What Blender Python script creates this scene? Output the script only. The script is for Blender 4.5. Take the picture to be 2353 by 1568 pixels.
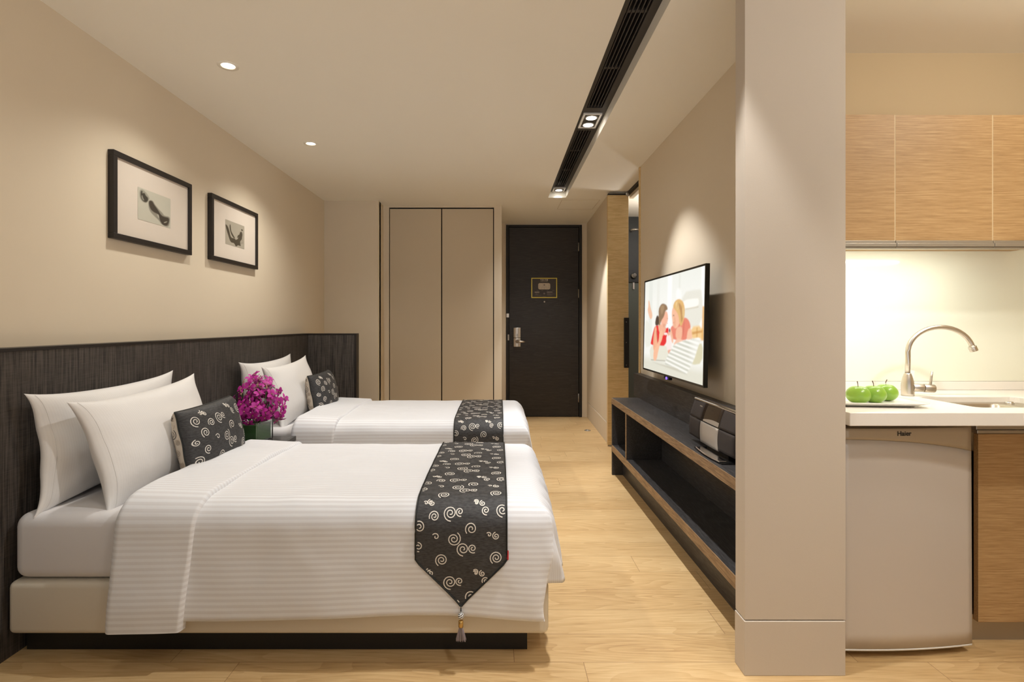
import bpy, bmesh, math, random
import numpy as np
from mathutils import Vector, Matrix, noise
from mathutils.geometry import tessellate_polygon

for o in list(bpy.data.objects):
    bpy.data.objects.remove(o)
SC = bpy.context.scene
COL = SC.collection
PI = math.pi
random.seed(7)

# ------------------------------------------------------------ camera
cam_d = bpy.data.cameras.new('camera')
cam = bpy.data.objects.new('camera', cam_d)
COL.objects.link(cam)
cam.location = (0, 0, 1.2)
cam.rotation_euler = (PI/2, 0, 0)
cam_d.sensor_width = 36
cam_d.lens = 1190/2353*36
cam_d.shift_x = 30.5/2353
cam_d.shift_y = -39/2353
cam_d.clip_start = 0.05
SC.camera = cam

# ------------------------------------------------------------ world + exposure
SC.view_settings.view_transform = 'Standard'
SC.view_settings.look = 'None'
SC.view_settings.gamma = 1
SC.view_settings.use_curve_mapping = False
SC.view_settings.exposure = 0.2
world = bpy.data.worlds.new('world')
SC.world = world
world.use_nodes = True
world.node_tree.nodes['Background'].inputs[0].default_value = (.97, .98, 1.0, 1)
world.node_tree.nodes['Background'].inputs[1].default_value = 1.0
wn_ = world.node_tree; wtc = wn_.nodes.new('ShaderNodeTexCoord'); wsp = wn_.nodes.new('ShaderNodeSeparateXYZ'); wmr = wn_.nodes.new('ShaderNodeMapRange')
# overcast sky above; brighter lower half added as fill for the ceiling
wmr.inputs[1].default_value = -.25; wmr.inputs[2].default_value = .10; wmr.inputs[3].default_value = 2.1; wmr.inputs[4].default_value = .30
wn_.links.new(wtc.outputs['Generated'], wsp.inputs[0]); wn_.links.new(wsp.outputs[2], wmr.inputs[0]); wn_.links.new(wmr.outputs[0], wn_.nodes['Background'].inputs[1])

def lamp(name, kind, loc, energy, color, target=None, size=.03, spot=None, blend=.8, sx=None, sy=None):
    d = bpy.data.lights.new(name, kind)
    d.energy = energy
    d.color = color
    if kind == 'AREA':
        d.shape = 'RECTANGLE'; d.size = sx; d.size_y = sy
    else:
        d.shadow_soft_size = size
    if kind == 'SPOT':
        d.spot_size = math.radians(spot); d.spot_blend = blend
    o = bpy.data.objects.new(name, d)
    o.location = loc
    if target is not None:
        o.rotation_euler = (Vector(target)-Vector(loc)).to_track_quat('-Z', 'Y').to_euler()
    COL.objects.link(o)
    return o
WARM = (1, .97, .90)
NEUT = (1, 1, 1)
DL = [(-1.361, 2.604), (-1.354, 3.73), (-1.361, 1.47), (-1.361, .35), (-.3, -.6)]
for (x, y), e in zip(DL, (36, 50, 6, 5, 10)):
    lamp('downlight_lamp', 'SPOT', (x, y, 2.485), e, WARM, (x+.35, y+.05, 0), .035, 140, 1.0)
# slot spots: position, watts, aim on the floor, cone, edge softness
for x, y, e, tgt, cone, bl in (
        (.612, 3.40, 88, (1.02, 3.05, 0), 68, .55), (.612, 3.52, 84, (-.35, 3.75, 0), 84, .8),
        (.612, 5.235, 105, (.80, 5.16, 0), 66, .35),
        (.612, 5.26, 48, (.45, 6.3, 0), 84, .9),  # extra spot added at the single far fixture to brighten the lobby
        (.612, 1.61, 56, (.66, 1.50, 0), 58, .45), (.612, 1.73, 76, (-.40, 2.2, 0), 84, .8),
        (.612, .14, 34, (.75, .5, 0), 90, .8), (.612, .26, 16, (-.5, 1.2, 0), 90, .8)):
    lamp('slot_lamp', 'SPOT', (x, y, 2.545), e, NEUT, tgt, .022, cone, bl)
lamp('kitchen_lamp', 'SPOT', (1.80, .85, 2.44), 60, WARM, (1.80, 1.88, .95), .07, 70, 1.0)
lamp('kitchen_lamp', 'POINT', (2.15, 1.30, 2.30), 11, WARM, None, .05)  # unseen point light, added to brighten the kitchen ceiling
lamp('strip_lamp', 'AREA', (1.66, 2.135, 1.518), 3.1, (.97, 1, .91), (1.66, 2.24, .9), sx=.8, sy=.03)
lamp('shower_lamp', 'POINT', (1.8, 5.2, 2.2), 14, (1, .96, .93), None, .05)

# ------------------------------------------------------------ materials
def lin(c):
    return tuple(((v/255)/12.92 if v/255 <= .04045 else ((v/255+.055)/1.055)**2.4) for v in c)
def newmat(name):
    m = bpy.data.materials.new(name); m.use_nodes = True
    nt = m.node_tree; b = nt.nodes['Principled BSDF']
    return m, nt, b
def N(nt, t, **kw):
    n = nt.nodes.new(t)
    for k, v in kw.items():
        if k in n.inputs: n.inputs[k].default_value = v
        else: setattr(n, k, v)
    return n
def plain(name, col, rough=.5, metal=0, bump=0, bscale=200, coat=0, spec=.5, var=0, vscale=3, emit=0, trans=0, ior=1.45, sheen=0):
    m, nt, b = newmat(name)
    c = (*col, 1)
    b.inputs['Base Color'].default_value = c
    b.inputs['Roughness'].default_value = rough
    b.inputs['Metallic'].default_value = metal
    b.inputs['Specular IOR Level'].default_value = spec
    b.inputs['Coat Weight'].default_value = coat
    b.inputs['Coat Roughness'].default_value = .05
    b.inputs['IOR'].default_value = ior
    b.inputs['Sheen Weight'].default_value = sheen
    if trans: b.inputs['Transmission Weight'].default_value = trans
    if emit:
        b.inputs['Emission Color'].default_value = c
        b.inputs['Emission Strength'].default_value = emit
    tc = N(nt, 'ShaderNodeTexCoord')
    if var:
        n = N(nt, 'ShaderNodeTexNoise', Scale=vscale, Detail=4.0)
        nt.links.new(tc.outputs['Object'], n.inputs['Vector'])
        mx = N(nt, 'ShaderNodeMix', data_type='RGBA')
        mx.inputs[6].default_value = tuple(v*(1-var) for v in col)+(1,)
        mx.inputs[7].default_value = tuple(min(1, v*(1+var)) for v in col)+(1,)
        nt.links.new(n.outputs['Fac'], mx.inputs[0]); nt.links.new(mx.outputs[2], b.inputs['Base Color'])
    if bump:
        n = N(nt, 'ShaderNodeTexNoise', Scale=bscale, Detail=3.0)
        nt.links.new(tc.outputs['Object'], n.inputs['Vector'])
        bp = N(nt, 'ShaderNodeBump', Strength=bump, Distance=.002)
        nt.links.new(n.outputs['Fac'], bp.inputs['Height']); nt.links.new(bp.outputs[0], b.inputs['Normal'])
    return m

def ramp(nt, stops):
    r = N(nt, 'ShaderNodeValToRGB'); e = r.color_ramp.elements
    while len(e) > 1: e.remove(e[-1])
    e[0].position = stops[0][0]; e[0].color = (*stops[0][1], 1)
    for p, c in stops[1:]:
        q = e.new(p); q.color = (*c, 1)
    return r

def wood(name, dark, mid, light, along='X', across='Z', fine=60, rough=.5, ringscale=5, bump=.15, coat=0, stretch=12, rings=.5):
    """veneer: fine pores stretched along the grain plus broad cathedral figure"""
    m, nt, b = newmat(name); L = nt.links.new
    tc = N(nt, 'ShaderNodeTexCoord')
    def sc(v):
        mp = N(nt, 'ShaderNodeMapping')
        s = [v, v, v]; s['XYZ'.index(along)] = v/stretch
        mp.inputs['Scale'].default_value = s
        L(tc.outputs['Object'], mp.inputs['Vector']); return mp
    a = sc(fine*2.2); n1 = N(nt, 'ShaderNodeTexNoise', Scale=1.0, Detail=5.0, Roughness=.65); L(a.outputs[0], n1.inputs['Vector'])
    bb = sc(ringscale); n2 = N(nt, 'ShaderNodeTexNoise', Scale=1.0, Detail=1.0); L(bb.outputs[0], n2.inputs['Vector'])
    mu = N(nt, 'ShaderNodeMath', operation='MULTIPLY'); mu.inputs[1].default_value = 26; L(n2.outputs['Fac'], mu.inputs[0])
    fr = N(nt, 'ShaderNodeMath', operation='FRACT'); L(mu.outputs[0], fr.inputs[0])
    mx = N(nt, 'ShaderNodeMix'); mx.inputs[0].default_value = rings*.5
    L(n1.outputs['Fac'], mx.inputs[2]); L(fr.outputs[0], mx.inputs[3])
    r = ramp(nt, [(.28, dark), (.5, mid), (.72, light)]); L(mx.outputs[0], r.inputs[0])
    L(r.outputs[0], b.inputs['Base Color'])
    b.inputs['Roughness'].default_value = rough; b.inputs['Coat Weight'].default_value = coat
    bp = N(nt, 'ShaderNodeBump', Strength=bump, Distance=.001); L(n1.outputs['Fac'], bp.inputs['Height']); L(bp.outputs[0], b.inputs['Normal'])
    return m

def floor_mat():
    m, nt, b = newmat('oak floor planks'); L = nt.links.new
    tc = N(nt, 'ShaderNodeTexCoord'); sp = N(nt, 'ShaderNodeSeparateXYZ'); L(tc.outputs['Object'], sp.inputs[0])
    def M(op, a, bv=None, c=None):
        n = N(nt, 'ShaderNodeMath', operation=op)
        for i, v in enumerate((a, bv, c)):
            if v is None: continue
            if isinstance(v, (int, float)): n.inputs[i].default_value = v
            else: L(v, n.inputs[i])
        return n.outputs[0]
    W, LN = .168, 1.22
    yv = M('DIVIDE', M('ADD', sp.outputs[1], .012), W); row = M('FLOOR', yv); fy = M('FRACT', yv)
    wn = N(nt, 'ShaderNodeTexWhiteNoise', noise_dimensions='1D'); L(row, wn.inputs['W'])
    xv = M('DIVIDE', M('ADD', sp.outputs[0], M('MULTIPLY', wn.outputs['Value'], 3.1)), LN)
    colm = M('FLOOR', xv); fx = M('FRACT', xv)
    cb = N(nt, 'ShaderNodeCombineXYZ'); L(row, cb.inputs[0]); L(colm, cb.inputs[1])
    w2 = N(nt, 'ShaderNodeTexWhiteNoise', noise_dimensions='2D'); L(cb.outputs[0], w2.inputs['Vector'])
    pid = w2.outputs['Value']
    # grain coordinates
    gx = M('ADD', sp.outputs[0], M('MULTIPLY', pid, 31.0)); gy = M('ADD', sp.outputs[1], M('MULTIPLY', pid, 17.0))
    c1 = N(nt, 'ShaderNodeCombineXYZ'); L(M('MULTIPLY', gx, 7.0), c1.inputs[0]); L(M('MULTIPLY', gy, 110.0), c1.inputs[1])
    n1 = N(nt, 'ShaderNodeTexNoise', Scale=1.0, Detail=5.0, Roughness=.6); L(c1.outputs[0], n1.inputs['Vector'])
    c2 = N(nt, 'ShaderNodeCombineXYZ'); L(M('MULTIPLY', gx, 1.1), c2.inputs[0]); L(M('MULTIPLY', gy, 8.0), c2.inputs[1])
    n2 = N(nt, 'ShaderNodeTexNoise', Scale=1.0, Detail=.6); L(c2.outputs[0], n2.inputs['Vector'])
    ring = M('FRACT', M('MULTIPLY', n2.outputs['Fac'], 15.0))
    c3 = N(nt, 'ShaderNodeCombineXYZ'); L(M('MULTIPLY', gx, .9), c3.inputs[0]); L(M('MULTIPLY', gy, 5.0), c3.inputs[1])
    n3 = N(nt, 'ShaderNodeTexNoise', Scale=1.0, Detail=2.0); L(c3.outputs[0], n3.inputs['Vector'])
    v = M('ADD', M('MULTIPLY', n1.outputs['Fac'], .55), M('MULTIPLY', ring, .13))
    v = M('ADD', v, M('MULTIPLY', n3.outputs['Fac'], .34))
    v = M('ADD', v, M('MULTIPLY', M('SUBTRACT', pid, .5), .10))
    r = ramp(nt, [(.28, lin((172, 136, 92))), (.44, lin((198, 163, 114))), (.60, lin((211, 179, 130))), (.76, lin((220, 191, 145)))])
    L(v, r.inputs[0])
    gap = M('MAXIMUM', M('LESS_THAN', fy, .010), M('LESS_THAN', fx, .0016))
    mx = N(nt, 'ShaderNodeMix', data_type='RGBA'); mx.inputs[7].default_value = (*lin((120, 88, 56)), 1)
    L(M('MULTIPLY', gap, .8), mx.inputs[0]); L(r.outputs[0], mx.inputs[6]); L(mx.outputs[2], b.inputs['Base Color'])
    b.inputs['Roughness'].default_value = .38; b.inputs['Specular IOR Level'].default_value = .45
    bp = N(nt, 'ShaderNodeBump', Strength=.08, Distance=.001); L(n1.outputs['Fac'], bp.inputs['Height']); L(bp.outputs[0], b.inputs['Normal'])
    return m

def satin(name, a, c, period=.028, axis=1, rough=(.5, .7), soft=.25):
    """woven cotton with tone-on-tone satin stripes; uses the UV laid out in metres"""
    m, nt, b = newmat(name); L = nt.links.new
    uv = N(nt, 'ShaderNodeUVMap'); sp = N(nt, 'ShaderNodeSeparateXYZ'); L(uv.outputs[0], sp.inputs[0])
    mu = N(nt, 'ShaderNodeMath', operation='MULTIPLY'); L(sp.outputs[axis], mu.inputs[0]); mu.inputs[1].default_value = 2*PI/period
    sn = N(nt, 'ShaderNodeMath', operation='SINE'); L(mu.outputs[0], sn.inputs[0])
    mr = N(nt, 'ShaderNodeMapRange'); mr.inputs[1].default_value = -soft; mr.inputs[2].default_value = soft; L(sn.outputs[0], mr.inputs[0])
    mx = N(nt, 'ShaderNodeMix', data_type='RGBA'); mx.inputs[6].default_value = (*a, 1); mx.inputs[7].default_value = (*c, 1)
    L(mr.outputs[0], mx.inputs[0]); L(mx.outputs[2], b.inputs['Base Color'])
    m2 = N(nt, 'ShaderNodeMapRange'); m2.inputs[3].default_value = rough[0]; m2.inputs[4].default_value = rough[1]
    L(mr.outputs[0], m2.inputs[0]); L(m2.outputs[0], b.inputs['Roughness'])
    tc = N(nt, 'ShaderNodeTexCoord')
    n = N(nt, 'ShaderNodeTexNoise', Scale=9.0, Detail=3.0); L(tc.outputs['Object'], n.inputs['Vector'])
    bp = N(nt, 'ShaderNodeBump', Strength=.25, Distance=.012); L(n.outputs['Fac'], bp.inputs['Height']); L(bp.outputs[0], b.inputs['Normal'])
    b.inputs['Sheen Weight'].default_value = .15
    return m

def woven(name, dark, light, sv=260, sh=14, rough=.7, axis='YZ'):
    """vertical streaks crossed with a faint weft"""
    m, nt, b = newmat(name); L = nt.links.new
    tc = N(nt, 'ShaderNodeTexCoord')
    mp = N(nt, 'ShaderNodeMapping'); mp.inputs['Scale'].default_value = (sv, sv, sh); L(tc.outputs['Object'], mp.inputs[0])
    n1 = N(nt, 'ShaderNodeTexNoise', Scale=1.0, Detail=4.0, Roughness=.6); L(mp.outputs[0], n1.inputs['Vector'])
    mp2 = N(nt, 'ShaderNodeMapping'); mp2.inputs['Scale'].default_value = (18, 18, 420); L(tc.outputs['Object'], mp2.inputs[0])
    n2 = N(nt, 'ShaderNodeTexNoise', Scale=1.0, Detail=3.0); L(mp2.outputs[0], n2.inputs['Vector'])
    mx = N(nt, 'ShaderNodeMix'); mx.inputs[0].default_value = .22; L(n1.outputs['Fac'], mx.inputs[2]); L(n2.outputs['Fac'], mx.inputs[3])
    r = ramp(nt, [(.38, dark), (.62, light)]); L(mx.outputs[0], r.inputs[0]); L(r.outputs[0], b.inputs['Base Color'])
    b.inputs['Roughness'].default_value = rough
    bp = N(nt, 'ShaderNodeBump', Strength=.3, Distance=.001); L(mx.outputs[0], bp.inputs['Height']); L(bp.outputs[0], b.inputs['Normal'])
    return m

def vcol(name, emit=0, rough=.6):
    m, nt, b = newmat(name)
    a = N(nt, 'ShaderNodeVertexColor'); a.layer_name = 'Col'
    if emit:
        b.inputs['Base Color'].default_value = (.02, .02, .02, 1); b.inputs['Roughness'].default_value = .25
        nt.links.new(a.outputs[0], b.inputs['Emission Color']); b.inputs['Emission Strength'].default_value = emit
    else:
        nt.links.new(a.outputs[0], b.inputs['Base Color']); b.inputs['Roughness'].default_value = rough
    return m

M = {}
M['wall'] = plain('beige wall paint', lin((224, 210, 187)), .75, bump=.12, bscale=900, var=.012)
M['ceil'] = plain('warm ceiling paint', lin((246, 240, 226)), .85, bump=.05, bscale=600)
M['kwall'] = plain('kitchen wall paint', lin((202, 180, 144)), .8)
M['col'] = plain('column paint', lin((204, 192, 177)), .6, bump=.08, bscale=300, var=.012)
M['ward'] = plain('taupe wardrobe lacquer', lin((206, 190, 164)), .5)
M['gap'] = plain('black shadow gap', (.006, .005, .005), .8)
M['floor'] = floor_mat()
M['head'] = woven('dark woven headboard', (.018, .014, .012), (.088, .072, .060), sv=150, sh=5)
M['black'] = plain('matt black paint', (.012, .011, .010), .5)
M['blackgloss'] = plain('gloss black plastic', (.008, .008, .008), .18)
M['doorw'] = wood('black brown door veneer', (.010, .008, .007), (.020, .016, .014), (.034, .029, .026), 'X', fine=70, rough=.45, rings=.3)
M['cons'] = wood('charcoal oak veneer', (.014, .012, .011), (.036, .033, .032), (.085, .080, .080), 'Y', fine=90, rough=.42, rings=.15, bump=.4)
M['consedge'] = wood('brown oak edge band', lin((100, 78, 56)), lin((142, 114, 84)), lin((176, 146, 110)), 'Y', fine=70, rough=.5, rings=.2)
M['oak'] = wood('light oak veneer', lin((150, 113, 70)), lin((178, 142, 96)), lin((198, 164, 118)), 'X', fine=95, rough=.5, ringscale=4, rings=.10, stretch=26)
M['oakdoor'] = wood('sliding door oak veneer', lin((200, 168, 112)), lin((222, 192, 138)), lin((236, 210, 160)), 'X', fine=55, rough=.5, ringscale=4, rings=.12)
M['nstand'] = wood('dark grey nightstand veneer', (.030, .026, .024), (.062, .056, .052), (.10, .094, .09), 'Y', fine=70, rough=.4)
M['sheet'] = plain('white sheet', lin((219, 216, 216)), .75, bump=.25, bscale=12, sheen=.1)
M['duvet'] = satin('white striped duvet', lin((225, 226, 229)), lin((214, 213, 215)), .0195)
M['pillow'] = satin('white striped pillowcase', lin((224, 221, 218)), lin((222, 219, 216)), .010, axis=0)
M['bedbase'] = plain('cream vinyl bed base', lin((214, 204, 186)), .5, bump=.1, bscale=300)
M['runner'] = woven('charcoal runner cloth', (.018, .017, .017), (.052, .050, .050), 60, 260, .65)
M['swirl'] = plain('silver embroidery', lin((222, 216, 206)), .5)
M['runedge'] = plain('black piping', (.010, .012, .011), .5)
M['cushback'] = plain('light grey cushion back', lin((196, 184, 168)), .7)
M['cushswirl'] = plain('dark embroidery', (.016, .014, .014), .6)
M['cushswirl2'] = plain('taupe embroidery', lin((160, 145, 128)), .6)
M['red'] = plain('red label tag', lin((200, 40, 50)), .6)
M['steel'] = plain('brushed steel', lin((212, 204, 194)), .32, metal=1)
M['chrome'] = plain('chrome', (.8, .8, .8), .12, metal=1)
M['alu'] = plain('brushed aluminium', lin((176, 170, 160)), .4, metal=.8)
M['sinksteel'] = plain('sink steel', lin((190, 180, 165)), .35, metal=.9)
M['counter'] = plain('white quartz worktop', lin((240, 234, 226)), .3, var=.02, vscale=400)
M['splash'] = plain('cream back painted glass', lin((240, 240, 224)), .12, coat=.5)
M['fridge'] = plain('silver fridge paint', lin((206, 198, 190)), .33, metal=.15)
M['fridgetop'] = plain('beige fridge trim', lin((184, 170, 148)), .35, metal=.15)
M['fridgeside'] = plain('fridge side', lin((120, 70, 70)), .5)
M['logo'] = plain('dark lettering', (.02, .02, .02), .5)
M['white'] = plain('white enamel', (.85, .85, .83), .4)
M['band'] = plain('pale edge band', lin((222, 200, 160)), .5)
M['plate'] = plain('white porcelain', (.86, .84, .78), .2)
M['apple'] = plain('green apple skin', lin((142, 184, 66)), .28, coat=.3, var=.14, vscale=25)
M['stem'] = plain('apple stem', lin((90, 60, 40)), .7)
M['glow'] = plain('lit lamp', (1, .97, .92), .5, emit=14)
M['tube'] = plain('lit tube', (1, .98, .88), .5, emit=9)
M['glass'] = plain('vase glass', (.95, 1, .97), .02, trans=1, ior=1.45)
M['leaf'] = plain('leaf lining', lin((62, 104, 52)), .45, var=.4, vscale=18)
M['petal'] = plain('magenta orchid petal', lin((176, 34, 140)), .55, var=.25, vscale=60)
M['petal2'] = plain('pale pink orchid petal', lin((214, 120, 170)), .55, var=.2, vscale=60)
M['lip'] = plain('orchid lip', lin((120, 10, 90)), .5)
M['bud'] = plain('orchid bud', lin((170, 130, 110)), .55)
M['stalk'] = plain('orchid stalk', lin((70, 96, 40)), .55)
M['fringe'] = plain('grey silk fringe', lin((140, 125, 128)), .35, sheen=.5)
M['gold'] = plain('brass collar', lin((196, 160, 96)), .3, metal=.8)
M['mat'] = plain('picture mount board', lin((214, 202, 188)), .8)
M['frame'] = plain('black brown frame', (.016, .012, .010), .4)
M['art'] = vcol('ink print', rough=.5)
M['tv'] = vcol('television picture', emit=.92)
M['led'] = plain('violet led', (.15, .08, 1), .4, emit=2.5)
M['spk'] = plain('dark grey speaker cloth', lin((66, 60, 57)), .8, bump=.3, bscale=1500, spec=.2)
M['spkglass'] = plain('smoked panel', lin((52, 42, 34)), .15)
M['spksilver'] = plain('silver panel', lin((190, 182, 172)), .38, metal=.5)
M['signb'] = plain('dark sign board', lin((62, 55, 52)), .4)
M['signy'] = plain('yellow sign border', lin((226, 210, 92)), .4)
M['signw'] = plain('pale print', lin((205, 192, 175)), .6)
M['signg'] = plain('grey print', lin((120, 108, 102)), .6)
M['stone'] = plain('dark bathroom tile', lin((44, 44, 41)), .55)
M['stone2'] = plain('grey green bathroom panel', lin((92, 97, 92)), .3)
M['bathwall'] = plain('bathroom white', lin((212, 206, 202)), .7)
M['slotblack'] = plain('anthracite grille', lin((58, 54, 50)), .45)
M['slotdeep'] = plain('grille cavity', (.004, .004, .004), .8)
M['zebra'] = plain('white bead', (.8, .78, .75), .3)

# ------------------------------------------------------------ geometry helpers
WL = {}                                       # world origin of every object
def empty(name, loc, label=None, cat=None, group=None):
    o = bpy.data.objects.new(name, None); COL.objects.link(o); o.location = loc; o.empty_display_size = .05
    WL[o] = Vector(loc); tag(o, label, cat, group); return o
def tag(o, label=None, cat=None, group=None, kind=None):
    if label: o['label'] = label
    if cat: o['category'] = cat
    if group: o['group'] = group
    if kind: o['kind'] = kind
    return o
def box(bm, x0, x1, y0, y1, z0, z1, mi=0):
    v = [bm.verts.new((x, y, z)) for x in (x0, x1) for y in (y0, y1) for z in (z0, z1)]
    fs = []
    for q in ((0, 1, 3, 2), (4, 6, 7, 5), (0, 4, 5, 1), (2, 3, 7, 6), (0, 2, 6, 4), (1, 5, 7, 3)):
        f = bm.faces.new([v[i] for i in q]); f.material_index = mi; fs.append(f)
    return fs
def quad(bm, pts, mi=0):
    f = bm.faces.new([bm.verts.new(p) for p in pts]); f.material_index = mi; return f
def lathe(bm, prof, c=(0, 0, 0), seg=24, mi=0, mat=None, cap=True):
    rings = []
    for r, z in prof:
        ring = []
        for k in range(seg):
            a = 2*PI*k/seg
            p = Vector((r*math.cos(a), r*math.sin(a), z))
            if mat: p = mat @ p
            ring.append(bm.verts.new(p+Vector(c)))
        rings.append(ring)
    for i in range(len(rings)-1):
        for k in range(seg):
            f = bm.faces.new((rings[i][k], rings[i][(k+1) % seg], rings[i+1][(k+1) % seg], rings[i+1][k])); f.material_index = mi; f.smooth = True
    if not cap: return
    for rg, fl in ((rings[0], True), (rings[-1], False)):
        f = bm.faces.new(rg[::-1] if fl else rg); f.material_index = mi
def tube(bm, pts, r, seg=10, mi=0, cap=True):
    pts = [Vector(p) for p in pts]; rings = []
    up = Vector((0, 0, 1))
    for i, p in enumerate(pts):
        t = (pts[min(i+1, len(pts)-1)]-pts[max(i-1, 0)]).normalized()
        a = t.cross(up)
        if a.length < .05: a = t.cross(Vector((0, 1, 0)))
        a.normalize(); b2 = t.cross(a).normalized()
        rr = r[i] if isinstance(r, (list, tuple)) else r
        rings.append([bm.verts.new(p+a*rr*math.cos(2*PI*k/seg)+b2*rr*math.sin(2*PI*k/seg)) for k in range(seg)])
    for i in range(len(rings)-1):
        for k in range(seg):
            f = bm.faces.new((rings[i][k], rings[i][(k+1) % seg], rings[i+1][(k+1) % seg], rings[i+1][k])); f.material_index = mi; f.smooth = True
    if cap:
        bm.faces.new(rings[0][::-1]).material_index = mi; bm.faces.new(rings[-1]).material_index = mi
def obj(name, bm, mats, parent=None, smooth=False, bevel=0, label=None, keep=False, kind=None, segs=2, recalc=True):
    if recalc: bmesh.ops.recalc_face_normals(bm, faces=bm.faces)
    if keep: org = Vector((0, 0, 0))
    else:
        xs = [v.co for v in bm.verts]
        lo = Vector([min(v[i] for v in xs) for i in range(3)]); hi = Vector([max(v[i] for v in xs) for i in range(3)])
        org = Vector(((lo.x+hi.x)/2, (lo.y+hi.y)/2, lo.z))
        bmesh.ops.translate(bm, verts=bm.verts, vec=-org)
    me = bpy.data.meshes.new(name); bm.to_mesh(me); bm.free()
    for m in (mats if isinstance(mats, (list, tuple)) else [mats]): me.materials.append(M[m] if isinstance(m, str) else m)
    o = bpy.data.objects.new(name, me); COL.objects.link(o)
    WL[o] = org
    if parent is not None:
        o.parent = parent; o.location = org-WL[parent]
    else: o.location = org
    if smooth:
        for p in me.polygons: p.use_smooth = True
    if bevel:
        md = o.modifiers.new('bevel', 'BEVEL'); md.width = bevel; md.segments = segs; md.limit_method = 'ANGLE'; md.angle_limit = math.radians(40)
        md.harden_normals = False
    if label: o['label'] = label
    if kind: o['kind'] = kind
    return o
def boxobj(name, b, mats, parent=None, bevel=0, **kw):
    bm = bmesh.new(); box(bm, *b); return obj(name, bm, mats, parent, bevel=bevel, **kw)
def structure(name, bm, mats, **kw):
    return obj(name, bm, mats, kind='structure', keep=True, **kw)
def sbox(name, b, mats, **kw):
    bm = bmesh.new(); box(bm, *b); return structure(name, bm, mats, **kw)
def text(s, size, loc, rot, mat, parent, name, ext=.0004, align='CENTER', bold=0):
    c = bpy.data.curves.new(name, 'FONT'); c.body = s; c.size = size; c.extrude = ext; c.align_x = align; c.align_y = 'CENTER'; c.offset = bold
    tmp = bpy.data.objects.new(name, c); COL.objects.link(tmp)
    dg = bpy.context.evaluated_depsgraph_get(); me = bpy.data.meshes.new_from_object(tmp.evaluated_get(dg))
    bpy.data.objects.remove(tmp)
    me.materials.clear(); me.materials.append(M[mat])
    o = bpy.data.objects.new(name, me); COL.objects.link(o)
    WL[o] = Vector(loc); o.rotation_euler = rot
    o.parent = parent; o.location = Vector(loc)-WL[parent]
    return o

# ============================================================ THE ROOM
XL, XR, ZC = -1.84, 1.171, 2.5
YB = -1.7
f = sbox('floor', (XL-.1, 2.75, YB, 6.85, -.08, 0), 'floor')
sbox('wall_left', (XL-.12, XL, YB, 5.6, 0, ZC), 'wall')
bm = bmesh.new(); box(bm, XL, -1.267, 5.46, 5.56, 0, ZC); box(bm, -1.30, -1.267, 5.50, 5.80, 0, ZC)
structure('wall_back', bm, 'wall')
# wardrobe surround and lobby
bm = bmesh.new()
box(bm, -1.267, -1.205, 5.69, 5.80, 0, ZC); box(bm, -.052, .033, 5.69, 6.75, 0, ZC); box(bm, -1.205, -.052, 5.69, 5.80, 2.482, ZC)
box(bm, -1.267, -.052, 6.3, 6.4, 0, ZC)
structure('wall_wardrobe', bm, 'wall')
bm = bmesh.new(); box(bm, .033, .095, 6.69, 6.80, 0, ZC); box(bm, 1.073, 1.20, 6.69, 6.80, 0, ZC); box(bm, .095, 1.073, 6.69, 6.80, 2.482, ZC)
structure('wall_door', bm, 'wall')
sbox('baseboard_door', (1.075, 1.14, 6.683, 6.70, 0, .20), 'wall')
# splayed lobby wall right, with baseboard
def prism(bm, xy, z0, z1, mi=0):
    a = [bm.verts.new((x, y, z0)) for x, y in xy]; b = [bm.verts.new((x, y, z1)) for x, y in xy]
    n = len(xy)
    for i in range(n):
        q = bm.faces.new((a[i], a[(i+1) % n], b[(i+1) % n], b[i])); q.material_index = mi
    bm.faces.new(a[::-1]).material_index = mi; bm.faces.new(b).material_index = mi
bm = bmesh.new(); prism(bm, [(1.141, 6.80), (1.094, 5.12), (1.26, 5.12), (1.26, 6.80)], .205, ZC)
structure('wall_lobby', bm, 'wall')
bm = bmesh.new(); prism(bm, [(1.137, 6.683), (1.088, 5.12), (1.26, 5.12), (1.26, 6.683)], 0, .20)
structure('baseboard_lobby', bm, 'wall')
# television wall (thin partition)
sbox('wall_right', (XR, 1.205, 1.838, 4.30, 0, ZC), 'wall')
sbox('trim_1', (1.163, 1.207, 4.272, 4.306, 0, ZC-.002), 'oakdoor')
# column at the end of the partition
sbox('wall_column', (.8405, 1.184, 1.768, 1.838, .190, ZC), 'col')
sbox('baseboard_column', (.8375, 1.182, 1.7645, 1.838, 0, .186), 'col', bevel=.002)
# kitchen walls
sbox('wall_kitchen_back', (1.205, 2.72, 2.413, 2.50, 0, ZC), 'kwall')
sbox('wall_kitchen_right', (2.62, 2.75, YB, 2.5, 0, ZC), 'kwall')
# bathroom
bm = bmesh.new(); box(bm, 1.24, 2.75, 6.27, 6.35, 0, ZC, 0)
structure('wall_bathroom_back', bm, 'stone')
sbox('wall_bathroom_right', (2.70, 2.75, 2.5, 6.3, 0, ZC), 'bathwall')
sbox('wall_bathroom_front', (1.205, 2.7, 2.50, 2.53, 0, ZC), 'bathwall')
# rear wall round an added, unseen window that lets world light in as fill
bm = bmesh.new(); box(bm, XL-.1, XL+.25, YB-.1, YB, 0, ZC); box(bm, 2.45, 2.75, YB-.1, YB, 0, ZC); box(bm, XL+.25, 2.45, YB-.1, YB, 2.38, ZC)
structure('wall_rear', bm, 'wall')
bm = bmesh.new()
for x in (XL+.25, .3, 2.41): box(bm, x, x+.045, YB-.07, YB-.02, 0, 2.38)
box(bm, XL+.25, 2.45, YB-.07, YB-.02, 2.335, 2.38); box(bm, XL+.25, 2.45, YB-.07, YB-.02, 0, .05)
structure('fill_window_1', bm, 'black')

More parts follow.
